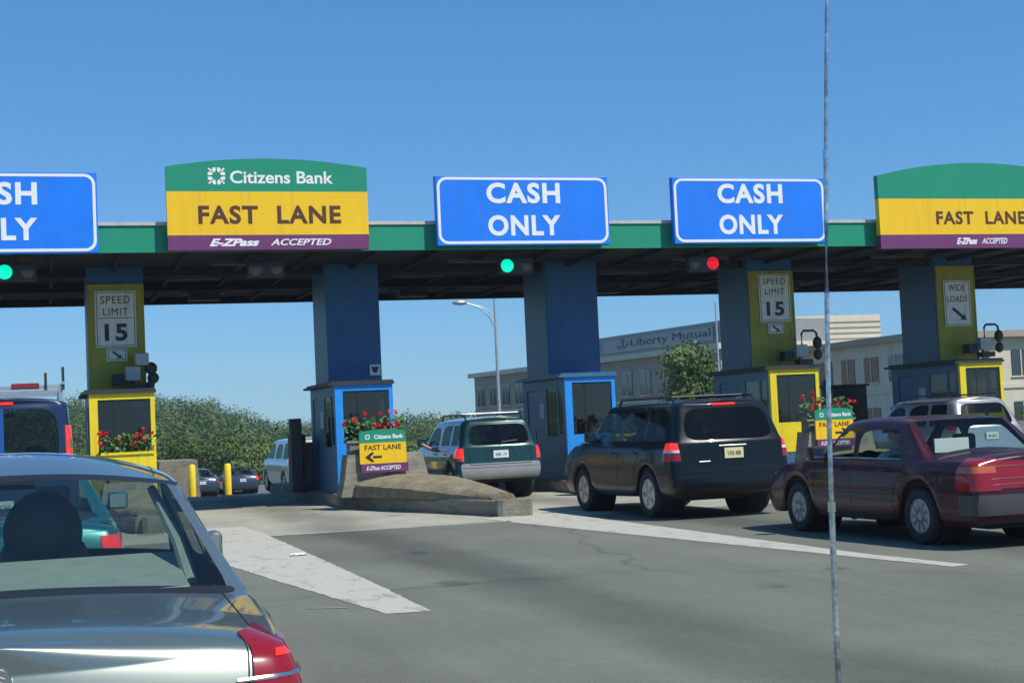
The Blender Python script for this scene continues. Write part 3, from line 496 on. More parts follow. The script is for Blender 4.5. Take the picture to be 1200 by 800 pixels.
# ------------------------------------------------------------------ vehicles
class Car:
    def __init__(s, name, label, cat, loc, rz, group, sp):
        s.sp = sp; s.root = thing(name, label, cat, loc, rz, group); s.body()
    def low(s, y, w, zb, zs):
        return [(0, y, zb+.02), (.62*w, y, zb), (.935*w, y, zb), (.985*w, y, zb+.13), (w, y, zb+.5*(zs-zb)), (.978*w, y, zs-.10), (.93*w, y, zs)]
    def deck(s, y, w, zs, zt, dy=0):
        return [(f*w, y+dy*(1-f), zs+.012+(zt-zs)*(1-(f/.93)**2)) for f in (.905, .87, .81, .70, .38, 0)]
    def top(s, w, zs, y7, y8, y9, yc, xr, zr, zc, tm=.10):
        return [(.912*w, y7, zs+.03), (xr+.04, y8, zr-.075), (xr, y9, zr), (xr-tm, yc, zr+.035*tm/.1), (xr*.5, yc, zr+.035+.72*(zc-zr-.035)), (0, yc, zc)]
    def body(s):
        p = s.sp; w = p['W']/2; L = p['L']; zb = p.get('zb', .22); st = []; tg = []
        zs = p['zs']; zd = p.get('zd', zs+.06); xr = p['xr']; zr = p['zr']; zc = p['H']; yB = p.get('yB'); yw = p['yw']; yc = p['yc']; zcow = p['zcow']; zhf = p['zhf']
        def A(low, up, tag_=None): st.append(low+up); tg.append(tag_ or {})
        G = range
        if p['kind'] == 'sedan':
            yb, yt = p['yb'], p['yt']; zsr = p.get('zsr', zs)
            e = .93; e = p.get('e', .93); dl = [(x*e, y_, z_) for (x, _, z_), y_ in zip(s.low(0, w, zb+.04, zsr-.04), (.12, .08, .03, .0, .0, .05, .09))]
            A(dl, [(x*e, .10, z_) for x, _, z_ in s.deck(0, w, zsr-.04, zd-.03)])
            A(s.low(.17, w*.965, zb, zsr-.01), s.deck(.15, w*.965, zsr-.01, zd))
            A(s.low(.62, w, zb, zsr), s.deck(.62, w, zsr, zd+p.get('zdr', .03)*.6))
            zg_ = zd+p.get('zdr', .03)
            A(s.low(yb, w, zb, zs), s.deck(yb, w, zs, zg_), {})
            dk = s.deck(yb+.045, w, zs, zg_+.02); g10 = p.get('g10', .76); dk[3] = (g10*w, dk[3][1], dk[3][2]); dk[2] = ((g10+.03)*w, dk[2][1], dk[2][2]); A(s.low(yb+.05, w, zb, zs), dk, {(9, 12): 'seal'})
            # glass start..end
            A(s.low(yb+.25, w, zb, zs), s.top(w, zs, yb+.12, yt-.16, yt-.03, yt-.035, xr*p.get('rn', 1.0), zr-.012, zc-p.get('rd', .05), p.get('tm', .07)), {(10, 12): 'rear_window'})
            A(s.low(yb+.33, w, zb, zs), s.top(w, zs, yb+.28, yt+.12, yt+.03, yt+.02, xr, zr, zc-p.get('rd', .05)*.8, p.get('tm', .07)), {(9, 12): 'seal'})
            A(s.low(yB-.04, w, zb, zs), s.top(w, zs, yB-.04, yB-.02, (yB+yt)/2, (yB+yt)/2, xr+.015, zr+.03, zc), {(7, 8): 'side_window'})
            A(s.low(yB+.04, w, zb, zs), s.top(w, zs, yB+.04, yB+.03, yB+.1, yB+.1, xr+.015, zr+.03, zc), {})
            fw_ = {(7, 8): 'side_window'}
        else:
            yq = p.get('lean', .2); wins = p['wins']
            e = .955
            lo = [(x*e, y_, z_) for (x, _, z_), y_ in zip(s.low(0, w, zb+.06, zs), (.12, .08, .02, -.02, .03, .06, .07))]
            A(lo, [(.90*w*e, .09, zs+.02), (xr*e+.03, yq*.8, zr-.06), (xr*e, yq, zr-.01), (xr*e-.1, yq-.02, zr+.025), (xr*.5, yq-.02, zc-.035), (0, yq-.02, zc-.03)])
            A(s.low(.13, w, zb, zs), s.top(w, zs, .17, yq*.8+.1, yq+.08, yq+.08, xr, zr, zc-.01), {})
            for a, b in wins[:-1]:
                A(s.low(a, w, zb, zs), s.top(w, zs, a, a+(.06 if a < .8 else 0), a+.08, a+.08, xr+.01, zr+.01, zc), {})
                A(s.low(b, w, zb, zs), s.top(w, zs, b, b, b, b, xr+.01, zr+.01, zc), {(7, 8): 'side_window'})
            a = wins[-1][0]
            A(s.low(a, w, zb, zs), s.top(w, zs, a, a, a, a, xr+.01, zr+.01, zc), {}); fw_ = {(7, 8): 'side_window'}
        A(s.low(yc-.34, w, zb, zs), s.top(w, zs, yc-.30, yw+.04, yw, yw+.02, xr, zr, zc-.025), fw_)
        A(s.low(yc, w, zb, zs), [(x, y_, z_) for (x, _, z_), y_ in zip(s.deck(0, w, zs, zcow), (yc-.1, yc-.07, yc-.03, yc, yc+.08, yc+.12))], {(9, 12): 'windshield'})
        A(s.low(yc+.06, w, zb, zs), [(x, y_, z_) for (x, _, z_), y_ in zip(s.deck(0, w, zs, zcow), (yc+.0, yc+.02, yc+.05, yc+.08, yc+.16, yc+.2))], {(9, 12): 'seal'})
        ym = (yc+L)/2; A(s.low(ym, w*.99, zb, (zs+zhf)/2+.02), s.deck(ym, w*.99, (zs+zhf)/2+.02, (zcow+zhf)/2+.05), {})
        A(s.low(L-.22, w*.96, zb, zhf-.02), s.deck(L-.25, w*.95, zhf-.03, zhf+.02, .06), {})
        lo = [(x*.9, L-y_, z_) for (x, _, z_), y_ in zip(s.low(0, w, zb+.04, zhf-.07), (.14, .08, .03, .02, .02, .08, .14))]
        A(lo, [(x*.9, L-.16, z_-.03) for x, _, z_ in s.deck(0, w, zhf-.07, zhf-.02)], {})
        # arch stations
        rA = p['rw']+.065; S2 = []; T2 = []
        yy = [q[4][1] for q in st]; ins = []
        for wy in (p['ya'], p['ya']+p['wb']): ins += [wy+rA*k for k in (-1.06, -.97, -.8, -.45, 0, .45, .8, .97, 1.06)]
        allp = [(y_, q, t) for y_, q, t in zip(yy, st, tg)]
        out = [allp[0]]
        for k in range(1, len(allp)):
            y0, q0, _ = allp[k-1]; y1, q1, t1 = allp[k]
            for yi in sorted(ins):
                if y0+.012 < yi < y1-.012:
                    f = (yi-y0)/(y1-y0); out.append((yi, [tuple(a+(b-a)*f for a, b in zip(u, v_)) for u, v_ in zip(q0, q1)], t1))
            out.append(allp[k])
        st = []; tg = []
        for y_, q, t in out:
            q = list(q)
            for wy in (p['ya'], p['ya']+p['wb']):
                d = abs(q[2][1]-wy) if True else 0
                if d < rA*1.0:
                    za = p['rw']+math.sqrt(max(0, rA*rA-d*d))
                    for c, o_ in ((2, 0), (3, .035), (4, .10)):
                        x, yv, z = q[c]
                        if z < za+o_: q[c] = (x, yv, za+o_)
                    if q[5][2] < q[4][2]+.03: q[5] = (q[5][0], q[5][1], q[4][2]+.03)
            st.append(q); tg.append(t)
        bm = bmesh.new(); cr = bm.edges.layers.float.new('crease_edge'); tags = ['body']; NC = 13
        def ti(n):
            if n not in tags: tags.append(n)
            return tags.index(n)
        V = []
        for q in st:
            left = [bm.verts.new((-x, y_, z_)) for x, y_, z_ in q]; right = [bm.verts.new(c) for c in q]; V.append((left, right))
        def face(vs_, t):
            vs_ = list(dict.fromkeys(vs_))
            try: f = bm.faces.new(vs_); f.material_index = ti(t)
            except ValueError: pass
        for k in range(len(V)-1):
            t = tg[k+1]
            for j in range(NC-1):
                name = 'body' if j > 1 else 'underbody'
                for (a, b), nme in t.items():
                    if a <= j < b: name = nme
                face([V[k][1][j], V[k+1][1][j], V[k+1][1][j+1], V[k][1][j+1]], name); face([V[k][0][j+1], V[k+1][0][j+1], V[k+1][0][j], V[k][0][j]], name)
        fr = [-1, -.9, -.5, 0, .5, .9, 1]
        for k, sg, bl in ((0, -1, p.get('bulge', .07)), (len(V)-1, 1, .12)):
            Lf, Rt = V[k]; grid = []
            for j in range(NC):
                row = [Lf[j]]
                for f in fr[1:-1]:
                    c = Lf[j].co.lerp(Rt[j].co, (f+1)/2); row.append(bm.verts.new((c.x, c.y+sg*bl*(1-f*f), c.z)))
                row.append(Rt[j]); grid.append(row)
            for j in range(NC-1):
                for i in range(6):
                    name = 'body'
                    if k == 0 and p['kind'] != 'sedan' and j == 7 and 0 < i < 5: name = 'rear_window'
                    if j < 1: name = 'underbody'
                    if k == 0 and p.get('bumper') and 1 <= j < 4: name = 'bumper'
                    face([grid[j][i], grid[j][i+1], grid[j+1][i+1], grid[j+1][i]], name)
        bmesh.ops.remove_doubles(bm, verts=bm.verts, dist=.0008)
        for e_ in bm.edges:
            ms = {f.material_index for f in e_.link_faces}
            if len(ms) > 1: e_[cr] = .9
        ce = p.get('crease', {2: .7, 6: .45, 7: .5, 3: .25})
        for k in range(len(V)-1):
            for j, c in ce.items():
                for sd in (0, 1):
                    a, b = V[k][sd][j], V[k+1][sd][j]
                    if a.is_valid and b.is_valid:
                        e_ = bm.edges.get((a, b))
                        if e_: e_[cr] = max(e_[cr], c)
        bmesh.ops.recalc_face_normals(bm, faces=bm.faces)
        me = bpy.data.meshes.new('c'); bm.to_mesh(me); bm.free()
        o = bpy.data.objects.new('c', me); COL.objects.link(o); md = o.modifiers.new('s', 'SUBSURF'); md.levels = md.render_levels = p.get('lev', 2)
        for i in tags: me.materials.append(MT['black'])
        dg = bpy.context.evaluated_depsgraph_get(); dg.update(); ev = bpy.data.meshes.new_from_object(o.evaluated_get(dg)); bpy.data.objects.remove(o)
        vv = np.array([q.co[:] for q in ev.vertices]); fc = [tuple(q.vertices) for q in ev.polygons]; mi = [q.material_index for q in ev.polygons]
        s.bvh = BVHTree.FromPolygons([Vector(q) for q in vv], fc)
        s.parts = {}; cols = p['mats']
        def split(faces, name, m):
            ids = sorted({i for f in faces for i in f}); mp = {i: k for k, i in enumerate(ids)}; mb = MB(); mb.v = [tuple(vv[i]) for i in ids]; mb.f = [tuple(mp[i] for i in f) for f in faces]
            ob = mb.build(name, m, s.root, smooth='all', fix=False); return ob
        for i, nme in enumerate(tags):
            fs = [f for f, m_ in zip(fc, mi) if m_ == i]
            if not fs: continue
            if nme == 'side_window':     # one pane per connected piece
                par = {}
                def find(a):
                    while par.setdefault(a, a) != a: a = par[a]
                    return a
                for f in fs:
                    for q in f[1:]: par[find(q)] = find(f[0])
                gr = {}
                for f in fs: gr.setdefault(find(f[0]), []).append(f)
                for g_ in gr.values(): split(g_, 'side_window', cols.get('side_window', 'glass'))
            else:
                s.parts[nme] = split(fs, {'seal': 'window_seal', 'rear_window': 'rear_window'}.get(nme, nme), cols.get(nme, {'body': cols['body'], 'seal': 'trim', 'rear_window': 'glass', 'windshield': 'glass', 'underbody': 'under', 'bumper': 'grey_trim'}.get(nme)))
        # wheels
        rw = p['rw']; tw = p.get('tw', .2); rim = rw*p.get('rim', .66)
        for wy in (p['ya'], p['ya']+p['wb']):
            for sd in (-1, 1):
                xo = sd*(w*.975); c = (0, 0, 0)
                def T(prof): return [(r, -sd*(t)) for r, t in prof]
                m = MB(); m.lathe(T([(rim, .02), (rim+.02, .0), (rw-.03, .0), (rw-.008, .02), (rw, .045), (rw, tw-.045), (rw-.01, tw-.015), (rw-.04, tw), (rim, tw), (rim-.03, tw*.8), (rim-.03, .06)]), c, 'x', 36); o = m.build('wheel', 'tyre', s.root, smooth=True); o.location = (xo, wy, rw)
                m = MB(); m.lathe(T([(rim, .012), (rim-.018, .006), (rim-.03, .03), (rim-.04, .055), (.05, .05), (.045, .025), (.01, .02)]), c, 'x', 32)
                ns = p.get('spokes', 6)
                for k in range(ns):
                    a = 2*math.pi*k/ns; ca, sa = math.cos(a), math.sin(a)
                    q = []
                    for r_, hw_ in ((.04, .028), (rim-.03, .036 if ns < 8 else .018)):
                        for sg in (-1, 1): q.append((r_*ca-sg*hw_*sa, r_*sa+sg*hw_*ca))
                    x0, x1 = -sd*.012, -sd*.05
                    m.add([(x0, *q[0]), (x0, *q[1]), (x0, *q[3]), (x0, *q[2]), (x1, *q[0]), (x1, *q[1]), (x1, *q[3]), (x1, *q[2])], [(0, 1, 2, 3), (7, 6, 5, 4), (0, 4, 5, 1), (1, 5, 6, 2), (2, 6, 7, 3), (3, 7, 4, 0)])
                r = m.build('rim', p.get('rimmat', 'alu'), o, smooth=True)
                m = MB(); m.lathe(T([(rw+.05, .06), (rw+.05, .40), (.1, .40), (.1, .39), (rw+.04, .39), (rw+.04, .06)]), c, 'x', 28); q = m.build('wheel_well', 'under', s.root); q.location = (xo*.96, wy, rw+.005)
        # underside pan and axles
        m = MB(); m.box(-w*.6, w*.6, .25, L-.25, zb-.03, zb+.25); m.build('chassis', 'under', s.root)
        s.root['x'] = 0; del s.root['x']
        s.interior()
    def hit(s, mode, a, z, sd=1, cen=None):
        p = s.sp
        if mode == 'rear': o, d = Vector((a, -1.5, z)), Vector((0, 1, 0))
        elif mode == 'front': o, d = Vector((a, p['L']+1.5, z)), Vector((0, -1, 0))
        elif mode == 'side': o, d = Vector((sd*2.5, a, z)), Vector((-sd, 0, 0))
        elif mode == 'top': o, d = Vector((a, z, 3)), Vector((0, 0, -1))
        else:
            cx, cy = cen or (p['W']/2-.35, .45); dv = Vector((sd*math.sin(R(a)), -math.cos(R(a)), 0)); o, d = Vector((sd*cx, cy, z))+dv*2.5, -dv
        l, n, i, _ = s.bvh.ray_cast(o, d)
        if l is None: return None, None
        if n.dot(d) > 0: n = -n
        return l, n
    def decal(s, name, m, mode, quad, t=.006, sd=1, n=8, k=6, parent=None, cen=None, bow=0):
        P = []; B = []
        for j in range(k+1):
            for i in range(n+1):
                u, v = i/n, j/k; a = (1-u)*(1-v)*quad[0][0]+u*(1-v)*quad[1][0]+u*v*quad[2][0]+(1-u)*v*quad[3][0]; z = (1-u)*(1-v)*quad[0][1]+u*(1-v)*quad[1][1]+u*v*quad[2][1]+(1-u)*v*quad[3][1]
                l, nn = s.hit(mode, a, z, sd, cen)
                if l is None: return None
                P.append(l+nn*t); B.append(l-nn*.004)
        mb = MB(); N = len(P); W_ = n+1
        f = [(j*W_+i, j*W_+i+1, (j+1)*W_+i+1, (j+1)*W_+i) for j in range(k) for i in range(n)]
        ring = [i for i in range(n)]+[j*W_+n for j in range(k)]+[k*W_+i for i in range(n, 0, -1)]+[j*W_ for j in range(k, 0, -1)]
        f += [(ring[q], ring[(q+1) % len(ring)], ring[(q+1) % len(ring)]+N, ring[q]+N) for q in range(len(ring))]
        mb.add(P+B, f); return mb.build(name, m, parent or s.root, smooth=True)
    def line(s, name, m, mode, pts, r=.004, sd=1, parent=None, off=.0, cen=None, sub=6):
        out = []
        for q in range(len(pts)-1):
            for i in range(sub):
                f = i/sub; out.append((pts[q][0]*(1-f)+pts[q+1][0]*f, pts[q][1]*(1-f)+pts[q+1][1]*f))
        out.append(pts[-1]); P = []
        for a, z in out:
            l, n = s.hit(mode, a, z, sd, cen)
            if l is not None: P.append(l+n*off)
        if len(P) > 1: return MB().tube(P, r, 6).build(name, m, parent or s.root, smooth=True)
    def plate(s, m, z, txt, w_=.3048, h=.152, x=0, ink='ink'):
        l, n = s.hit('rear', x, z); y = min(l.y, s.hit('rear', x, z+h/2)[0].y, s.hit('rear', x, z-h/2)[0].y)-.014
        o = MB().box(x-w_/2, x+w_/2, y-.004, y+.016, z-h/2, z+h/2).build('licence_plate', m, s.root)
        letters(txt, x, y-.0065, z-.005, ink, o, name='plate_mark', w=w_*.72, h=h*.42, depth=.003)
    def doors(s, seams, m='under', r=.0035):
        for sd in (-1, 1):
            for pts in seams: s.line('door_seam', m, 'side', pts, r, sd)
    def handle(s, ys, z, m):
        for sd in (-1, 1):
            for y in ys:
                l, n = s.hit('side', y, z, sd); x = l.x
                MB().tube([(x-sd*.005, y-.09, z), (x+sd*.03, y-.07, z+.003), (x+sd*.03, y+.07, z+.003), (x-sd*.005, y+.09, z)], .012, 8).build('door_handle', m, s.root, smooth=True)
    def mirrors(s, y, z, m):
        for sd in (-1, 1):
            l, n = s.hit('side', y, z-.05, sd); x = l.x; p_w = s.sp.get('mw', .21)
            o = MB().box(min(x+sd*.03, x+sd*p_w), max(x+sd*.03, x+sd*p_w), y-.06, y+.08, z-.05, z+.11, .03).build('side_mirror', m, s.root, smooth=True)
            MB().box(min(x-sd*.05, x+sd*.05), max(x-sd*.05, x+sd*.05), y-.03, y+.05, z-.05, z-.01).build('mirror_foot', 'trim', o); MB().box(min(x+sd*.05, x+sd*(p_w-.02)), max(x+sd*.05, x+sd*(p_w-.02)), y-.066, y-.061, z-.03, z+.09).build('mirror_glass', 'chrome', o)
    def interior(s):
        p = s.sp; w = p['W']/2; g = p.get('intmat', 'darkint'); fl = p.get('zb', .22)+.12
        ydr = p.get('ydr', p['yc']-1.35)        # seat back bottom of the driver
        def seat(x, y, wd, hr=True):
            m = MB(); zt = min(p['H']-.44, 1.0+(p['zs']-.9)); m.box(x-wd/2, x+wd/2, y-.02, y+.5, fl+.12, fl+.3, .05)
            m.prism([(y-.02, fl+.25), (y+.12, fl+.25), (y-.04, zt), (y-.17, zt)], 'x', x-wd/2+.02, x+wd/2-.02)
            if hr: m.box(x-.14, x+.14, y-.2, y-.09, zt+.02, zt+.21, .04); m.tube([(x-.05, y-.13, zt-.02), (x-.05, y-.14, zt+.05)], .008); m.tube([(x+.05, y-.13, zt-.02), (x+.05, y-.14, zt+.05)], .008)
            m.build('seat', g, s.root, smooth=True)
        seat(-.37*w/.9, ydr, .5); seat(.37*w/.9, ydr, .5, p.get('hr', True))
        yr = ydr-.95; m = MB(); zt = p['zs']+.02; m.box(-w*.72, w*.72, yr, yr+.45, fl+.1, fl+.3, .04); m.prism([(yr, fl+.2), (yr+.12, fl+.2), (yr-.05, zt), (yr-.2, zt)], 'x', -w*.7, w*.7); m.build('rear_bench', g, s.root, smooth=True)
        m = MB(); m.box(-w*.86, w*.86, p['yc']-.5, p['yc']-.1, fl+.3, p['zs']-.02, .05); m.build('dashboard', 'darkint', s.root, smooth=True)
        c = Vector((-.37*w/.9, p['yc']-.62, p['zs']-.08)); m = MB(); pts = [c+Vector((.18*math.cos(a), .07*math.sin(a), .17*math.sin(a))) for a in [2*math.pi*k/20 for k in range(21)]]; m.tube(pts, .014, 6, False); m.build('steering_wheel', 'darkint', s.root, smooth=True)
        m = MB(); m.box(-.6*w, .6*w, p['L']*.2, p['yc'], fl-.02, fl+.05); m.build('cabin_floor', 'darkint', s.root)
        m = MB(); m.box(-.11, .11, p['yw']+.1, p['yw']+.13, p['H']-.2, p['H']-.14, .01); m.build('inside_mirror', 'darkint', s.root)
def person(label, loc, rz, joints, shirt, group=None):
    # joints: list of (name, pos, radius, parent index)
    root = None
    me = bpy.data.meshes.new('b'); me.from_pydata([j[0] for j in joints], [(j[2], i) for i, j in enumerate(joints) if j[2] is not None], [])
    o = bpy.data.objects.new('b', me); COL.objects.link(o); o.modifiers.new('k', 'SKIN'); m = o.modifiers.new('s', 'SUBSURF'); m.levels = m.render_levels = 1
    for q, j in zip(me.skin_vertices[0].data, joints): q.radius = (j[1], j[1] if len(j) < 4 else j[3])
    me.skin_vertices[0].data[0].use_root = True
    dg = bpy.context.evaluated_depsgraph_get(); dg.update(); ev = bpy.data.meshes.new_from_object(o.evaluated_get(dg)); bpy.data.objects.remove(o)
    return ev
def driver(car, label, x, y, zseat, armout=False, shirt='shirtd'):
    w = car.root.matrix_basis @ Vector((x, y, 0)); t = thing('person', label, 'person', w, car.root.rotation_euler[2])
    z = zseat; J = [((0, 0, z+.10), .15, None, .12), ((0, -.05, z+.32), .15, 0, .11), ((0, -.06, z+.50), .17, 1, .10), ((0, -.04, z+.60), .06, 2), ((0, -.02, z+.68), .055, 3), ((0, 0, z+.78), .10, 4, .095), ((0, .0, z+.86), .08, 5, .075)]
    def arm(sd, el, wr, hd):
        k = len(J); J.append(((sd*.19, -.05, z+.52), .065, 2)); J.append((el, .05, k)); J.append((wr, .035, k+1)); J.append((hd, .04, k+2))
    arm(1, (.26, .2, z+.3), (.12, .45, z+.42), (.1, .52, z+.44))
    if armout: arm(-1, (-.42, .12, z+.40), (-.60, .22, z+.50), (-.68, .28, z+.58))
    else: arm(-1, (-.27, .2, z+.3), (-.12, .45, z+.42), (-.1, .52, z+.44))
    for sd in (-1, 1):
        k = len(J); J.append(((sd*.10, .08, z+.08), .10, 0)); J.append(((sd*.14, .45, z+.14), .075, k)); J.append(((sd*.14, .72, z-.2), .05, k+1)); J.append(((sd*.14, .84, z-.22), .04, k+2))
    me = person('', None, 0, J, shirt); me.materials.clear(); me.materials.append(MT[shirt]); me.materials.append(MT['skin'])
    for f in me.polygons:
        c = f.center
        if c.z > z+.61 or (c.y > .3 and c.z > z+.35) or (armout and c.x < -.33): f.material_index = 1
        f.use_smooth = True
    o = bpy.data.objects.new('body', me); COL.objects.link(o); o.parent = t
    m = MB(); m.ball((0, -.025, z+.86), .105, sc=(.95, 1.0, .9)); m.build('hair', 'hair', t, smooth=True)
    m = MB()
    m.prism([(.09, z+.79), (.13, z+.76), (.09, z+.755)], 'x', -.015, .015); m.build('nose', 'skin', t)
    m = MB(); m.ball((-.035, .094, z+.805), .012); m.ball((.035, .094, z+.805), .012); m.build('eye', 'hair', t)
    m = MB(); m.box(-.025, .025, .085, .098, z+.722, z+.732); m.build('mouth', 'red', t)
    return t
MT['p_fg'] = paint('silver green metallic paint', (.215, .25, .22), .7, .33); MT['p_teal'] = paint('teal car paint', (.01, .13, .14), .4, .3); MT['p_maroon'] = mat('maroon car paint', (.045, .0035, .010), .38, .1, var=.08, coat=.35, spec=.3)
MT['p_dgreen'] = paint('dark green car paint', (.003, .038, .026), .2, .28); MT['p_black'] = mat('blue black car paint', (.003, .007, .009), .3, .1, var=.1, coat=.28, spec=.25); MT['p_blue'] = paint('blue van paint', (.006, .016, .06), .2, .3); MT['postblue'] = paint('bright blue paint', (.01, .08, .35), .2, .3)
MT['p_silver'] = paint('silver car paint', (.45, .46, .47), .6, .3); MT['p_beige'] = paint('pale champagne paint', (.42, .40, .33), .5, .35); MT['p_dark'] = paint('dark blue grey paint', (.03, .045, .07), .4, .3)
# nearest sedan
FG = Car('parked_sedan', '', 'car', (-.165, 4.84, 0), 0, None, dict(kind='sedan', L=5.02, W=1.985, H=1.495, e=.965, g10=.845, tm=.03, rd=.125, zs=.88, zsr=.84, zd=.93, zdr=.012, xr=.71, zr=1.325, yb=1.08, yt=1.82, yB=2.75, yw=3.05, yc=3.75, zcow=.93, zhf=.72, rw=.32, ya=1.12, wb=2.76, lev=3, hr=False, mats=dict(body='p_fg', rear_window='rearglass'), intmat='greyint', bulge=.10, rn=.97, spokes=7))
tag(FG.root, 'silver grey sedan filling the lower left corner, seen from behind', 'car'); FG.root.name = 'sedan'
for sd in (-1, 1):
    c = (.58, .55)
    tl = FG.decal('tail_light', 'red', 'cyl', [(14, .46), (80, .46), (62, .865), (24, .865)], .012, sd, 14, 10, cen=c)
    FG.decal('reverse_lamp', 'clear', 'cyl', [(20, .56), (43, .56), (42, .64), (22, .64)], .016, sd, 6, 4, parent=tl, cen=c)
    FG.decal('upper_reflector', 'redlit', 'cyl', [(30, .795), (36, .795), (35, .815), (31, .815)], .016, sd, 4, 3, parent=tl, cen=c)
    FG.line('chrome_strip', 'chrome', 'cyl', [(15, .735), (50, .74)], .008, sd, parent=tl, off=.014, cen=c)
    FG.line('trunk_seam', 'under', 'cyl', [(12.5, .46), (16.5, .62), (21, .8), (23, .86)], .003, sd, cen=c)
    FG.line('trunk_seam', 'under', 'top', [(sd*.79, .10), (sd*.81, .3), (sd*.81, .7), (sd*.80, 1.08)], .0035)
FG.line('chrome_strip', 'chrome', 'rear', [(-.66, .725), (0, .735), (.66, .725)], .012, off=.004)
FG.line('trunk_seam', 'under', 'rear', [(-.62, .42), (.62, .42)], .004)
FG.plate('plate', .56, '41 KT 87')
l, n = FG.hit('rear', 0, .80)
o = MB().lathe([(.036, -.016), (.046, -.016), (.049, -.008), (.049, .02), (.01, .02), (.01, -.006), (.034, -.006)], (0, l.y, .80), 'y', 28).build('badge', 'chrome', FG.root, smooth=True)
m = MB()
for k, zz in enumerate((-.014, .002, .018)): m.tube([(-.03, l.y-.012, .80+zz), (-.01, l.y-.013, .80+zz+.004), (.01, l.y-.013, .80+zz+.006), (.03, l.y-.012, .80+zz-.004)], .004, 6)
m.build('badge_lines', 'chrome', o, smooth=True)
FG.doors([[(1.35, .84), (1.5, .62), (1.75, .40), (1.9, .3)], [(2.72, .86), (2.72, .28)], [(3.55, .86), (3.6, .28)]]); FG.handle((1.75, 2.95), .76, 'p_fg'); FG.sp['mw'] = .12; FG.mirrors(3.45, .90, 'p_fg')
FG.line('roof_drip_seam', 'under', 'top', [(.61, 1.95), (.63, 2.5), (.62, 3.0)], .003); FG.line('roof_drip_seam', 'under', 'top', [(-.61, 1.95), (-.63, 2.5), (-.62, 3.0)], .003)
m = MB(); m.prism([(1.12, .945), (1.4, .97), (1.78, 1.035), (1.80, 1.0), (1.4, .93), (1.14, .90)], 'x', -.68, .68); MT['paleshelf'] = mat('pale cabin trim', (.34, .37, .33), .9, var=.1, scale=9)  # pale grey for the parcel shelf and pillar trim
m.build('parcel_shelf', 'paleshelf', FG.root)
for sd in (-1, 1):
    m = MB(); m.tube([(sd*.60, 1.95, 1.30), (sd*.68, 1.6, 1.08), (sd*.71, 1.42, .93)], [.02, .028, .03], 8); m.tube([(sd*.63, 2.12, 1.28), (sd*.74, 1.78, .92)], [.012, .012], 6); m.build('pillar_trim', 'paleshelf', FG.root, smooth=True)
m = MB(); m.box(-.05, .33, 2.0, 2.15, .72, 1.10, .07); m.ball((.14, 2.06, 1.13), .17, 14, (.98, .55, 1.08)); m.build('high_seat_back', 'black', FG.root, smooth=True)
m = MB(); m.box(-.17, -.02, 1.2, 1.24, .91, .965, .006); m.build('high_brake_light', 'red', FG.root)
# teal sedan seen through it
T = Car('sedan', 'teal sedan seen through the rear window of the nearest car', 'car', (-.32, 11.25, 0), 0, None, dict(kind='sedan', L=4.5, W=1.74, H=1.40, zs=.9, zd=.98, zdr=.03, xr=.6, zr=1.30, yb=.95, yt=1.6, yB=2.45, yw=2.75, yc=3.4, zcow=.93, zhf=.70, rw=.31, ya=.98, wb=2.6, mats=dict(body='p_teal')))
for sd in (-1, 1):
    q = T.decal('tail_light', 'redlit', 'cyl', [(22, .72), (70, .72), (66, .84), (22, .84)], .01, sd, 10, 5, cen=(.5, .5))
T.plate('plate', .70, '852 HN'); T.line('bumper_line', 'under', 'rear', [(-.8, .6), (.8, .6)], .008); T.doors([[(2.42, .88), (2.42, .28)]]); T.mirrors(3.05, .95, 'p_teal')
# maroon sedan
A = Car('sedan', 'maroon sedan behind the black SUV, at the right edge', 'car', (9.90, 13.36, 0), R(.44), None, dict(kind='sedan', L=4.74, W=1.72, H=1.395, zs=.90, zsr=.90, zd=.985, zdr=.01, xr=.645, zr=1.325, yb=.95, yt=1.48, yB=2.42, yw=2.78, yc=3.38, zcow=.94, zhf=.74, rw=.31, ya=1.06, wb=2.72, e=.965, bulge=.04, crease={2: .7, 6: .6, 7: .5, 4: .35, 3: .3}, spokes=9, rim=.62, rimmat='dullalu', mats=dict(body='p_maroon')))
for sd in (-1, 1):
    q = A.decal('tail_light', 'red', 'cyl', [(9, .60), (68, .60), (66, .775), (9, .775)], .012, sd, 16, 5, cen=(.45, .5)); A.decal('turn_signal', 'amber', 'cyl', [(12, .78), (66, .78), (63, .85), (12, .85)], .012, sd, 14, 4, parent=q, cen=(.45, .5)); A.decal('upper_lens', 'red', 'cyl', [(9, .852), (60, .852), (52, .925), (9, .925)], .012, sd, 14, 4, parent=q, cen=(.45, .5))
    A.decal('bumper_strip', 'moulding', 'cyl', [(0, .36), (66, .36), (66, .56), (0, .56)], .035, sd, 16, 4, cen=(.3, .5))
    A.decal('side_moulding', 'moulding', 'side', [(1.42, .475), (3.2, .475), (3.2, .53), (1.42, .53)], .012, sd, 24, 2)
    A.decal('sill_band', 'trim', 'side', [(1.45, .25), (3.2, .25), (3.2, .31), (1.45, .31)], .006, sd, 20, 2)
    A.line('window_chrome', 'chrome', 'side', [(1.45, .925), (2.4, .935), (3.1, .93)], .006, sd)
A.decal('rear_garnish', 'red', 'rear', [(-.60, .62), (-.19, .62), (-.19, .9), (-.60, .9)], .008); A.decal('rear_garnish', 'red', 'rear', [(.19, .62), (.60, .62), (.60, .9), (.19, .9)], .008)
for z_ in (.66, .72, .845): A.line('lens_rib', 'p_maroon', 'rear', [(-.62, z_), (-.2, z_)], .006, off=.008); A.line('lens_rib', 'p_maroon', 'rear', [(.2, z_), (.62, z_)], .006, off=.008)
A.line('deck_edge', 'under', 'rear', [(-.66, .945), (.66, .945)], .005)
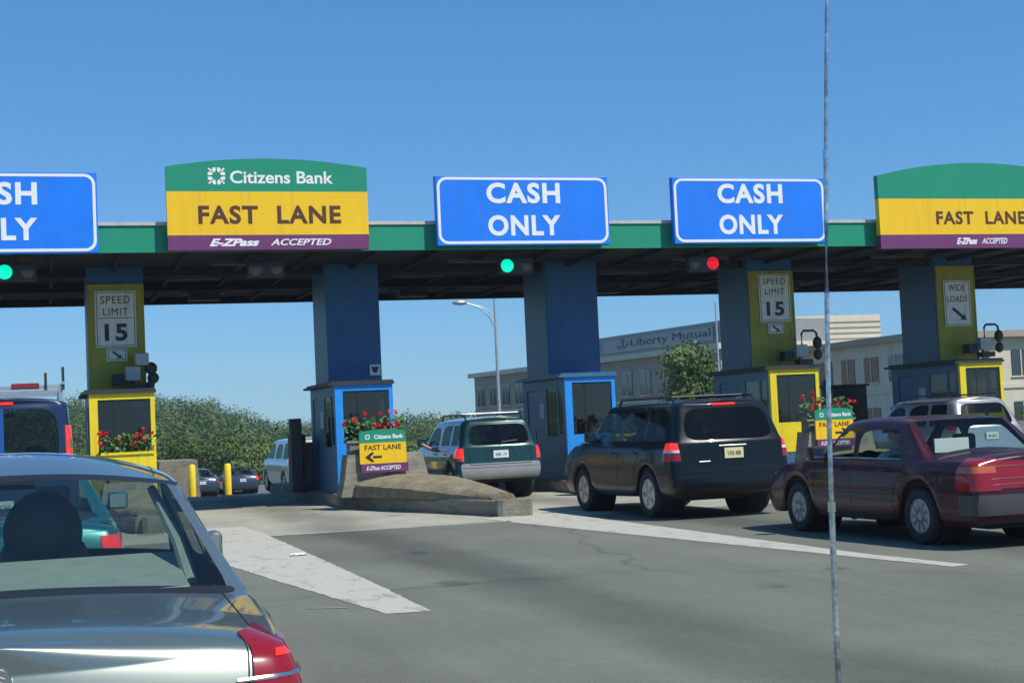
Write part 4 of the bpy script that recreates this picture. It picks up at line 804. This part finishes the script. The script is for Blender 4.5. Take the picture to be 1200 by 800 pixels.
A.plate('plate', .76, '297 FGH'); A.doors([[(1.33, .88), (1.5, .6), (1.55, .5), (1.55, .28)], [(2.46, .9), (2.46, .27)], [(3.3, .9), (3.34, .27)]]); A.handle((1.72, 2.68), .80, 'p_maroon'); A.mirrors(3.12, .96, 'p_maroon')
m = MB(); m.box(-.35, .10, 1.42, 1.44, .97, 1.13, .004); m.build('white_card', 'paper', A.root)
l, n = A.hit('side', .4, .75, -1)
# black SUV
P = Car('suv', 'blue black SUV with yellow plate between the green SUV and the maroon sedan', 'car', (9.64, 20.22, 0), R(1.36), None, dict(kind='suv', L=4.77, W=1.96, H=1.765, zb=.30, zs=1.12, xr=.735, zr=1.69, lean=.34, wins=[(.40, 1.12), (1.24, 2.05), (2.17, 2.9)], yw=2.85, yc=3.62, zcow=1.13, zhf=.97, rw=.36, ya=1.0, wb=2.70, tw=.23, bulge=.08, spokes=5, mats=dict(body='p_black', rear_window='tint', side_window='tint')))
for sd in (-1, 1):
    q = P.decal('tail_light', 'red', 'cyl', [(28, .86), (78, .86), (74, .98), (30, .98)], .012, sd, 10, 5, cen=(.6, .45)); P.decal('clear_band', 'clear', 'cyl', [(30, .982), (74, .982), (72, 1.02), (31, 1.02)], .012, sd, 10, 3, parent=q, cen=(.6, .45)); P.decal('upper_lens', 'redlit', 'cyl', [(31, 1.022), (72, 1.022), (68, 1.12), (34, 1.12)], .012, sd, 10, 4, parent=q, cen=(.6, .45))
    MB().tube([(sd*.66, .5, 1.70), (sd*.67, .6, 1.80), (sd*.67, 2.5, 1.81), (sd*.66, 2.65, 1.70)], .02, 8).build('roof_rail', 'trim', P.root, smooth=True)
MB().tube([(-.66, .9, 1.81), (.66, .9, 1.81)], .016).build('cross_bar', 'trim', P.root)
P.decal('high_brake_light', 'redlit', 'rear', [(-.19, 1.655), (.19, 1.655), (.19, 1.69), (-.19, 1.69)], .02, n=8, k=2)
P.plate('plate_y', .95, 'VXR 48B'); P.line('chrome_strip', 'dullalu', 'rear', [(-.22, 1.06), (.22, 1.06)], .009, off=.004); P.line('bumper_line', 'under', 'rear', [(-.8, .70), (.8, .70)], .007); P.line('tailgate_seam', 'under', 'rear', [(-.74, 1.1), (-.72, .74), (.72, .74), (.74, 1.1)], .006)
MB().tube([(.0, .07, 1.14), (.05, .08, 1.19), (.42, .11, 1.21)], .012).build('wiper', 'trim', P.root); P.line('tailgate_badge', 'dullalu', 'rear', [(-.55, .84), (-.38, .84)], .007, off=.003)
P.doors([[(1.18, 1.12), (1.45, .8), (1.45, .36)], [(2.11, 1.1), (2.11, .36)], [(3.45, 1.1), (3.45, .36)]]); P.handle((1.45, 2.35), .98, 'p_black'); P.mirrors(3.1, 1.2, 'p_black')
# green SUV
G_ = Car('suv', 'dark green SUV with grey bumper paying at the open blue booth', 'car', (8.83, 29.38, 0), R(-.48), None, dict(kind='suv', L=4.4, W=1.78, H=1.70, zb=.36, zs=1.08, xr=.66, zr=1.60, lean=.24, wins=[(.34, .92), (1.04, 1.78), (1.88, 2.7)], yw=2.62, yc=3.3, zcow=1.08, zhf=.95, rw=.35, ya=.88, wb=2.62, tw=.22, bulge=.05, spokes=5, bumper=1, mats=dict(body='p_dgreen', rear_window='tint', side_window='tint')))
for sd in (-1, 1):
    q = G_.decal('tail_light', 'redlit', 'cyl', [(30, .80), (78, .80), (76, 1.06), (32, 1.06)], .014, sd, 8, 8, cen=(.55, .42)); G_.decal('turn_signal', 'amber', 'cyl', [(33, .80), (76, .80), (76, .86), (33, .86)], .018, sd, 8, 3, parent=q, cen=(.55, .42))
    MB().tube([(sd*.60, .42, 1.64), (sd*.61, .5, 1.74), (sd*.61, 2.2, 1.75), (sd*.60, 2.35, 1.65)], .018, 8).build('roof_rail', 'trim', G_.root, smooth=True)
    G_.decal('side_cladding', 'grey_trim', 'side', [(1.4, .38), (3.0, .38), (3.0, .62), (1.4, .62)], .012, sd, 20, 3)
MB().tube([(-.61, .7, 1.76), (.61, .7, 1.76)], .016).build('cross_bar', 'steel', G_.root)
G_.plate('plate', .92, '6BK 19', w_=.32); G_.line('tailgate_seam', 'under', 'rear', [(-.66, 1.06), (-.64, .72), (.64, .72), (.66, 1.06)], .007); G_.line('plate_recess', 'under', 'rear', [(-.32, .82), (-.3, 1.0), (.3, 1.0), (.32, .82)], .008)
G_.doors([[(.98, 1.08), (1.3, .8), (1.3, .4)], [(1.83, 1.08), (1.83, .4)], [(3.1, 1.08), (3.1, .4)]]); G_.handle((1.2, 2.05), .94, 'trim'); G_.mirrors(2.95, 1.15, 'trim')
# blue van with rack
V = Car('van', 'blue van with a ladder rack in front of the left yellow booth', 'van', (-.57, 20.3, 0), 0, None, dict(kind='van', L=5.4, W=1.96, H=2.16, zb=.35, zs=1.2, xr=.82, zr=2.07, lean=.16, wins=[(.35, 1.6), (1.75, 3.1), (3.25, 4.0)], yw=3.9, yc=4.55, zcow=1.25, zhf=1.1, rw=.36, ya=1.2, wb=3.3, tw=.22, bulge=.04, mats=dict(body='p_blue', rear_window='tint', side_window='tint')))
for sd in (-1, 1):
    q = V.decal('tail_light', 'redlit', 'cyl', [(34, 1.38), (76, 1.38), (74, 1.76), (36, 1.76)], .014, sd, 8, 8, cen=(.62, .38)); V.decal('turn_signal', 'amber', 'cyl', [(36, 1.46), (74, 1.46), (74, 1.58), (36, 1.58)], .018, sd, 8, 4, parent=q, cen=(.62, .38)); V.decal('clear_band', 'clear', 'cyl', [(34, 1.30), (74, 1.30), (74, 1.37), (34, 1.37)], .014, sd, 8, 3, parent=q, cen=(.62, .38))
V.decal('door_post', 'postblue', 'rear', [(-.05, 1.15), (.05, 1.15), (.05, 2.0), (-.05, 2.0)], .012, n=2, k=8); V.decal('high_brake_light', 'redlit', 'rear', [(-.17, 2.05), (.17, 2.05), (.17, 2.09), (-.17, 2.09)], .02, n=6, k=2); V.plate('plate', .75, '71 C60')
o = thing('ladder_rack', 'dark ladder rack with upright stakes on the roof of the blue van', 'roof rack', (-.57, 20.3, 2.13))
m = MB()
for y in (.35, 2.2, 3.6): m.box(-.80, .80, y-.025, y+.025, .12, .17); m.box(-.78, -.74, y-.02, y+.02, -.05, .12); m.box(.74, .78, y-.02, y+.02, -.05, .12)
for sx in (-.8, .8): m.box(sx-.02, sx+.02, .3, 3.7, .172, .21)
m.build('frame', 'steel', o); m = MB()
for x, y, h in ((.8, .33, .40), (.58, .33, .33), (-.8, .33, .4), (.8, 3.6, .3), (-.1, 3.6, .32), (-.16, 3.6, .32)): m.box(x-.018, x+.018, y-.02, y+.02, .1, h)
m.build('stake', 'dark', o); m = MB(); m.box(.15, .5, .31, .37, .13, .2, .01); m.build('red_flag', 'red', o)
for c_, z_ in ((G_, 1.12),): MB().tube([(.0, c_.hit('rear', 0, z_)[0].y-.02, z_), (.04, c_.hit('rear', .04, z_+.04)[0].y-.025, z_+.04), (.38, c_.hit('rear', .38, z_+.07)[0].y-.02, z_+.07)], .011).build('wiper', 'trim', c_.root)
for c_, ya_, za_ in ((P, .78, .98), (G_, .62, .95), (A, .72, .80), (FG, .95, .72)): c_.line('fuel_door', 'under', 'side', [(ya_, za_), (ya_+.16, za_), (ya_+.16, za_-.14), (ya_, za_-.14), (ya_, za_)], .0028, -1)
for c_, z_ in ((P, .62), (G_, .66), (V, .6)): c_.line('bumper_seam', 'under', 'rear', [(-.82, z_), (.82, z_)], .005)
for c_, z0_ in ((A, .57), (T, .55), (FG, .44)): c_.line('bumper_seam', 'under', 'rear', [(-.62, z0_), (.62, z0_)], .004)
# silver SUV at right, champagne van and distant cars
W = Car('suv', 'silver wagon with dark glass in the far right lane beside the yellow framed booth', 'car', (19.50, 28.0, 0), R(0), None, dict(kind='suv', L=4.6, W=1.78, H=1.67, zb=.30, zs=1.0, xr=.63, zr=1.58, lean=.42, wins=[(.5, 1.15), (1.27, 2.05), (2.15, 2.9)], yw=2.72, yc=3.45, zcow=1.02, zhf=.9, rw=.34, ya=.95, wb=2.65, bulge=.06, mats=dict(body='p_silver', rear_window='glass', side_window='tint')))
for sd in (-1, 1): W.decal('tail_light', 'red', 'cyl', [(32, .95), (78, .95), (72, 1.28), (40, 1.28)], .012, sd, 8, 6, cen=(.55, .45)); MB().tube([(sd*.58, .5, 1.62), (sd*.59, .6, 1.71), (sd*.59, 2.3, 1.71), (sd*.58, 2.4, 1.62)], .018, 8).build('roof_rail', 'trim', W.root)
W.plate('plate', .8, '40 LN 2')
C_ = Car('minivan', 'pale champagne minivan driving away left of the open blue booth', 'van', (7.95, 45.8, zg(0, 47)-.02), R(2.5), None, dict(kind='suv', L=4.9, W=1.9, H=1.72, zb=.26, zs=1.02, xr=.70, zr=1.62, lean=.3, wins=[(.45, 1.35), (1.47, 2.6), (2.72, 3.6)], yw=3.3, yc=4.15, zcow=1.0, zhf=.85, rw=.33, ya=1.0, wb=2.95, bulge=.06, mats=dict(body='p_beige', rear_window='tint', side_window='tint')))
for sd in (-1, 1): C_.decal('tail_light', 'redlit', 'cyl', [(34, .95), (78, .95), (76, 1.4), (40, 1.4)], .012, sd, 6, 6, cen=(.6, .45))
C_.plate('plate', .7, '88 PY 3')
D1 = Car('sedan', 'dark sedan beyond the toll plaza partly behind the pale concrete block', 'car', (7.35, 76, -1.42), R(2), None, dict(kind='sedan', L=4.5, W=1.74, H=1.40, zs=.9, zd=.98, xr=.6, zr=1.30, yb=.95, yt=1.6, yB=2.45, yw=2.75, yc=3.4, zcow=.93, zhf=.70, rw=.31, ya=.98, wb=2.6, lev=1, mats=dict(body='p_dark')))
D2 = Car('sedan', 'dark sedan beyond the toll plaza with lit red tail lights', 'car', (9.45, 77, -1.42), R(0), None, dict(kind='sedan', L=4.5, W=1.74, H=1.40, zs=.9, zd=.98, xr=.6, zr=1.30, yb=.95, yt=1.6, yB=2.45, yw=2.75, yc=3.4, zcow=.93, zhf=.70, rw=.31, ya=.98, wb=2.6, lev=1, mats=dict(body='p_dark')))
for c in (D1, D2):
    for sd in (-1, 1): c.decal('tail_light', 'redlit' if c is D2 else 'red', 'cyl', [(20, .72), (70, .72), (66, .88), (20, .88)], .012, sd, 6, 4, cen=(.5, .5))
    c.plate('plate', .72, '30 MR')
driver(G_, 'driver of the green SUV reaching a bare arm out of the window', -.45, 2.0, .62, True, 'shirt')
driver(A, 'driver of the maroon sedan in a pale shirt, seen through the side window', -.40, 2.15, .42, False, 'shirt')
driver(P, 'driver of the black SUV in dark clothes, dim behind tinted glass', -.45, 2.35, .66, False, 'shirtd')
# the camera's own car: fender, hood and the aerial that crosses the picture
o = thing('car_aerial', 'thin silver telescopic aerial crossing the whole picture height at the right', 'aerial', (1.09, 2.0, .84))
m = MB(); base = Vector((0, 0, 0)); tip = Vector((.075, 0.0, 1.6)); segs = [0, .33, .66, 1.0]; rr = [.0046, .0037, .0030]
def lp(f): return Vector((.012, 0, 0)) + tip*f + Vector((-.02*math.sin(f*3.1), 0, 0))
MT['aer'] = mat('spotted chrome mast', (.55, .56, .57), .3, .9, var=.5, scale=25, var2=.45, scale2=90)  # bright and dark glints along the mast put into its colour as noise
for k in range(3): m.tube([lp(segs[k]+(segs[k+1]-segs[k])*q/5) for q in range(6)], rr[k], 10)
m.build('mast', 'aer', o, smooth=True); m = MB()
for k in (1, 2): m.tube([lp(segs[k]-.005), lp(segs[k]+.004)], rr[k-1]+.0015, 10)
m.ball(lp(1.0), .009); m.build('collar', 'chrome', o, smooth=True); m = MB(); m.lathe([(.03, -.03), (.028, .01), (.012, .04), (.006, .06)], (.012, 0, 0), 'z', 16); m.build('base', 'black', o, smooth=True)
m = MB(); v = []
for j in range(9):
    y = -.9+j*.25
    for i in range(7): x = -.55+i*.125; v.append((x, y, -.03-.10*(max(0, (i-3)/3))**2.2-.13*(max(0, y)/1.1)**2))
for q in range(9): x = .2; y = -.9+q*.25; v.append((.215, y, -.55))
f = [(j*7+i, j*7+i+1, (j+1)*7+i+1, (j+1)*7+i) for j in range(8) for i in range(6)]+[(j*7+6, 63+j, 63+j+1, (j+1)*7+6) for j in range(8)]
m.add(v, f); m.build('fender', 'p_silver', o, smooth='all')

# ------------------------------------------------------------------ background
def leaf_quads(cs, rs, n, s, shell=.55, flatz=.8, jit=.55):
    """n leaf quads spread through blobs (cs centres, rs radii)"""
    cs = np.array(cs, float); rs = np.array(rs, float); pr_ = rs**2/np.sum(rs**2); idx = rng.choice(len(cs), n, p=pr_)
    d = rng.normal(size=(n, 3)); d /= np.linalg.norm(d, axis=1)[:, None]; r = rs[idx]*(shell+(1-shell)*rng.random(n)**.5)*(1+.12*rng.normal(size=n))
    c = cs[idx]+d*r[:, None]*[1, 1, flatz]; a = rng.normal(size=(n, 3)); a /= np.linalg.norm(a, axis=1)[:, None]; nn = d+jit*rng.normal(size=(n, 3)); nn /= np.linalg.norm(nn, axis=1)[:, None]; a = np.cross(nn, a); a /= np.linalg.norm(a, axis=1)[:, None]; b = np.cross(nn, a)
    ss = s*(.6+.8*rng.random(n))[:, None]; v = np.stack([c+a*ss, c+b*ss*.7, c-a*ss, c-b*ss*.7], 1).reshape(-1, 3)
    return v
def quad_obj(name, v, m, parent=None):
    n = len(v)//4; me = bpy.data.meshes.new(name); me.vertices.add(len(v)); me.vertices.foreach_set('co', v.astype(np.float32).ravel()); me.loops.add(len(v)); me.loops.foreach_set('vertex_index', np.arange(len(v), dtype=np.int32)); me.polygons.add(n); me.polygons.foreach_set('loop_start', np.arange(0, len(v), 4, dtype=np.int32)); me.polygons.foreach_set('loop_total', np.full(n, 4, dtype=np.int32)); me.update(calc_edges=True)
    return link(name, me, m, parent)
def tree(name, lab, x, y, z0, h, cw, m, n, s, group, trunkf=.35):
    o = thing(name, lab, 'tree' if 'bush' not in name else 'bush', (x, y, z0), random.uniform(0, 6), group)
    cs = []; rs = []
    for k in range(11):
        a = random.uniform(0, 6.28); r = random.uniform(0, cw*.30); zz = h*(trunkf+.18+random.random()*(1-trunkf-.34)); cs.append((r*math.cos(a)*(1.15-zz/h*.6), r*math.sin(a)*(1.15-zz/h*.6), zz)); rs.append(cw*random.uniform(.16, .27))
    m_ = MB(); m_.tube([(0, 0, -.2), (.05, 0, h*trunkf), (0, .1, h*.75)], [h*.028, h*.02, h*.008], 8)
    for c in cs[:6]: m_.tube([(0, 0, h*trunkf*.8), (c[0]*.5, c[1]*.5, (c[2]+h*trunkf)/2), c], [h*.012, h*.008, h*.003], 5)
    m_.build('trunk', 'bark', o, smooth=True); quad_obj('crown', leaf_quads(cs, rs, n, s, .4, .85, .4), m, o); return o
# wooded hill behind on the left: terrain and the mass of the wood
def ridge(x):      # tree-top height above the camera level at Y=270
    P_ = [(-200, 9), (-60, 9.5), (-20, 9.6), (2, 9.6), (8, 11), (14, 10.4), (21, 9.6), (27, 9.2), (31, 7.6), (34, 6.4), (37, 5.2), (41, 4.3), (55, 4.5), (66, 4.9), (74, 4.6), (130, 5), (300, 7)]
    return float(np.interp(x, [q[0] for q in P_], [q[1] for q in P_]))
mb = MB(); xs = np.linspace(-220, 300, 66); ysl = [150, 190, 230, 262, 275, 300, 360]; fz = [-.02, .12, .38, .6, .66, .6, .4]
mb.v = [(x, y, -1.5+(ridge(x*270/y if y < 270 else x)+1.5-2.2)*f) for y, f in zip(ysl, fz) for x in xs]; nx = len(xs); mb.f = [(j*nx+i, j*nx+i+1, (j+1)*nx+i+1, (j+1)*nx+i) for j in range(6) for i in range(nx-1)]
tag(mb.build('wooded_hill', 'leaf', fix=False), kind='structure')
cs = []; rs = []
for _ in range(1100):
    y = random.uniform(155, 278); x = random.uniform(-70, 105)*y/270
    if y > 262: x = random.uniform(-70, 110)
    top = ridge(x*270/y)*(.16+.84*((y-150)/120)**.9) if y < 270 else ridge(x); r = random.uniform(1.2, 4.2); top += random.uniform(-2.0, .45); cs.append((x, y, top-r)); rs.append(r)
tag(quad_obj('wood', leaf_quads(cs, rs, 420000, .18, .75, .95, .28), 'leaf'), kind='stuff')
for k in range(15):
    x = [8.5, 11, 13.5, 16, 19.5, 22.5, 26, 5, 30, 34, 38, 43, 48, 12, 24][k]; y = [96, 84, 92, 88, 95, 90, 98, 90, 102, 110, 112, 112, 110, 104, 108][k]; h = [5.2, 4.2, 5.0, 3.8, 4.4, 3.6, 3.6, 4.8, 3.8, 4.0, 4.2, 4.4, 4.6, 5.4, 4.4][k]
    xx = x*.93; tree('roadside_bush', 'sunlit green roadside bush in the strip below the wooded hill', xx, y, zg(xx, y), h*.55, h*.85, 'leaf2' if k % 3 else 'leaf', 6500, .085, 'bushes along the road beyond the plaza', .06)
tree('young_tree', 'small leafy tree before the office building, right of the glazed booth', 31.4, 70, 0-1.2, 6.7, 5.2, 'leaf2', 5200, .10, None, .3)
# office building
o = thing('office_building', 'long low beige office building with a louvred roof parapet behind the plaza', 'building', (43.8, 93, -1.5))
dirv = Vector((38.2-43.8, 134.6-93, 0)); Lw = dirv.length; u = dirv.normalized(); nrm = Vector((-u.y, u.x, 0))  # nrm points toward -x (road)
if nrm.x > 0: nrm = -nrm
def W2(s_, d, z): q = u*s_+nrm*d; return (q.x, q.y, z)
def obox(mb, s0, s1, d0, d1, z0, z1): v = [W2(s_, d, z) for z in (z0, z1) for d in (d0, d1) for s_ in (s0, s1)]; mb.add(v, [(0, 2, 3, 1), (4, 5, 7, 6), (0, 1, 5, 4), (2, 6, 7, 3), (0, 4, 6, 2), (1, 3, 7, 5)])
m = MB(); obox(m, 0, Lw, -16, 0, 0, 7.45); m.build('wall', 'wall', o)
m = MB(); obox(m, -.5, Lw+.5, -16.4, .45, 7.45, 7.85); m.build('cornice', 'wallw', o)
m = MB(); obox(m, -.1, Lw+.1, .001, .08, 4.15, 4.35); m.build('string_course', 'wallw', o)
k = 0; s_ = 1.2
while s_ < Lw-2:
    for z0, z1 in ((4.75, 6.45), (.9, 3.2)):
        m = MB(); obox(m, s_, s_+1.5, .02, .06, z0, z1); wn = m.build('window', 'bglass', o); m = MB()
        for a, b, c, d in ((s_-.08, s_+1.58, z0-.1, z0-.005), (s_-.08, s_+1.58, z1+.005, z1+.08), (s_+.72, s_+.78, z0, z1)): obox(m, a, b, .062, .10, c, d)
        m.build('frame', 'wallw', wn)
    s_ += 2.75
m = MB(); sA = 20.6; obox(m, 0, sA, -9, -.6, 7.86, 9.45); lp_ = m.build('louvre_parapet', 'louvre', o); m = MB()
for q in range(9): obox(m, .05, sA-.02, -.598, -.52, 7.95+q*.16, 8.03+q*.16)
m.build('louvre_blade', 'louvre', lp_); m = MB(); obox(m, 1.5, 17.4, -.518, -.46, 8.15, 9.2); m.build('sign_board', 'louvre', lp_)
v, f = text_mesh('Liberty Mutual', w=11.2, h=.72, bold=.0, depth=.03); m = MB(); m.add([W2(7.4-a, -.44, 8.66+b) for a, b, c in v], f); m.build('lettering', 'faint', lp_)
m = MB(); tz = 8.7
for pts in ([(.0, -.35), (.5, -.35), (.35, .1), (.15, .1)], [(.1, .15), (.4, .15), (.45, .5), (.3, .35), (.25, .6), (.05, .4)], [(-.5, -.1), (-.1, -.45), (0, -.35), (-.35, .0)], [(.6, -.35), (1.0, 0), (.85, .1), (.5, -.25)]):
    q = [W2(14.6-a*1.3, -.45, tz+b*.85) for a, b in pts]+[W2(14.6-a*1.3, -.42, tz+b*.85) for a, b in pts]; n_ = len(pts); m.add(q, [tuple(range(n_)), tuple(range(2*n_-1, n_-1, -1))]+[(i, (i+1) % n_, (i+1) % n_+n_, i+n_) for i in range(n_)])
m.build('torch_emblem', 'faint', lp_)
# second wing
o = thing('office_wing', 'office wing with a white roof block behind the right columns', 'building', (50.2, 79.6, -1.5))
m = MB(); m.box(0, 34, 0, 40, 0, 7.0); m.build('wall', 'wallw', o); m = MB(); m.box(-.5, 34.5, -.5, 40.5, 7.0, 7.4); m.build('cornice', 'wall', o); m = MB(); m.box(-.08, -.005, -.08, 40, 3.85, 4.1); m.box(-.08, 34, -.08, -.005, 3.85, 4.1); m.build('string_course', 'wallw', o)
for k in range(13):
    y = 1.0+k*2.9
    for z0, z1 in ((4.6, 6.2), (.8, 3.0)): m = MB(); m.box(-.05, -.02, y, y+1.7, z0, z1); wn = m.build('window', 'bglass', o); m = MB(); m.box(-.09, -.052, y-.08, y+1.78, z0-.1, z0-.005); m.box(-.09, -.052, y+.8, y+.88, z0, z1); m.build('frame', 'wallw', wn)
for k in range(11):
    x = 1.2+k*2.9
    for z0, z1 in ((4.6, 6.2), (.8, 3.0)): m = MB(); m.box(x, x+1.3, -.05, -.02, z0, z1); wn = m.build('window', 'bglass', o); m = MB(); m.box(x-.08, x+1.38, -.09, -.052, z0-.1, z0-.005); m.box(x+.6, x+.68, -.09, -.052, z0, z1); m.build('frame', 'wallw', wn)
m = MB(); m.box(-.3, 8.2, 17, 27, 7.41, 9.8); m.build('roof_block', 'wallw', o); m = MB()
for q in range(5): m.box(-.35, 8.25, 16.93, 16.99, 7.7+q*.4, 7.74+q*.4)
m.build('cladding_seam', 'louvre', o)
# lamp posts
def lamp(x, y, lab, h=8.4, arm=1):
    o = thing('street_lamp', lab, 'street lamp', (x, y, zg(x, y)), 0, 'street lamps beyond the plaza'); m = MB(); m.tube([(0, 0, 0), (0, 0, h*.5), (0, 0, h)], [.085, .065, .035], 10); m.build('pole', 'steel', o, smooth=True)
    if arm:
        zt = 6.5
        m = MB(); m.tube([(0, 0, zt), (-.25, 0, zt+.5), (-.75, 0, zt+.95), (-1.3, 0, zt+1.12)], .03); m.tube([(0, 0, zt+.55), (-.4, 0, zt+.85), (-.8, 0, zt+1.0)], .018); m.build('arm', 'steel', o, smooth=True)
        m = MB(); m.ball((-1.5, 0, zt+1.12), .24, sc=(1.4, .7, .45)); m.build('lamp_head', 'steel', o, smooth=True)
lamp(18.05, 60, 'galvanised street lamp with a curved arm seen under the canopy above the green SUV', 8.9+.6); lamp(31.9, 68, 'thin bare pole standing in front of the small leafy tree', 8.4, 0)


# ------------------------------------------------------------------ parts that fell into far-apart pieces become parts of their own
def split_far(o, gap):
    me = o.data; n = len(me.vertices); par = list(range(n))
    def find(a):
        while par[a] != a: par[a] = par[par[a]]; a = par[a]
        return a
    for f in me.polygons:
        q = f.vertices; r = find(q[0])
        for v in q[1:]: par[find(v)] = r
    isl = {}
    for i in range(n): isl.setdefault(find(i), []).append(i)
    if not 1 < len(isl) < 60: return
    v = np.array([q.co[:] for q in me.vertices]); keys = list(isl); lo = [v[isl[k]].min(0) for k in keys]; hi = [v[isl[k]].max(0) for k in keys]; g = list(range(len(keys)))
    for a in range(len(keys)):
        for b in range(a):
            d = np.maximum(0, np.maximum(lo[a]-hi[b], lo[b]-hi[a])).max()
            if d < gap and g[a] != g[b]:
                x, y = g[a], g[b]; g = [y if t == x else t for t in g]
    if len(set(g)) < 2: return
    grp = {k: g[i] for i, k in enumerate(keys)}; fg_ = {}
    for f in me.polygons: fg_.setdefault(grp[find(f.vertices[0])], []).append(f)
    first = True; sm = me.polygons[0].use_smooth; base = o.name.split('.')[0]
    for fs in fg_.values():
        ids = sorted({i for f in fs for i in f.vertices}); mp = {i: k for k, i in enumerate(ids)}; nm = bpy.data.meshes.new(base); nm.from_pydata([tuple(v[i]) for i in ids], [], [tuple(mp[i] for i in f.vertices) for f in fs])
        for m_ in me.materials: nm.materials.append(m_)
        if sm: nm.polygons.foreach_set('use_smooth', [True]*len(nm.polygons)); nm.set_sharp_from_angle(angle=R(38))
        if first: o.data = nm; first = False
        else:
            c = bpy.data.objects.new(base, nm); COL.objects.link(c); c.parent = o.parent; c.location = o.location; c.rotation_euler = o.rotation_euler
for o in list(COL.objects):
    if o.type != 'MESH' or not o.parent or len(o.data.vertices) > 6000: continue
    b = o.name.split('.')[0]
    if b in ('leaves', 'crown', 'flower_heads', 'emblem', 'body', 'underbody', 'soffit_beam', 'badge_lines', 'louvre_blade', 'torch_emblem', 'plate_mark', 'windshield', 'rear_window', 'trunk', 'border', 'arrow', 'cladding_seam'): continue
    split_far(o, .22 if b == 'lettering' else .035)

m = bpy.data.materials.new('summer haze'); m.use_nodes = True; t = m.node_tree; t.nodes.clear(); oo = t.nodes.new('ShaderNodeOutputMaterial'); pv = t.nodes.new('ShaderNodeVolumePrincipled'); pv.inputs['Color'].default_value = (.82, .9, 1, 1); pv.inputs['Density'].default_value = .00045; pv.inputs['Anisotropy'].default_value = .2; t.links.new(pv.outputs[0], oo.inputs['Volume'])
hz = MB().box(-260, 340, -30, 420, -3.0, 16).build('haze', m, None, fix=True); tag(hz, kind='stuff')
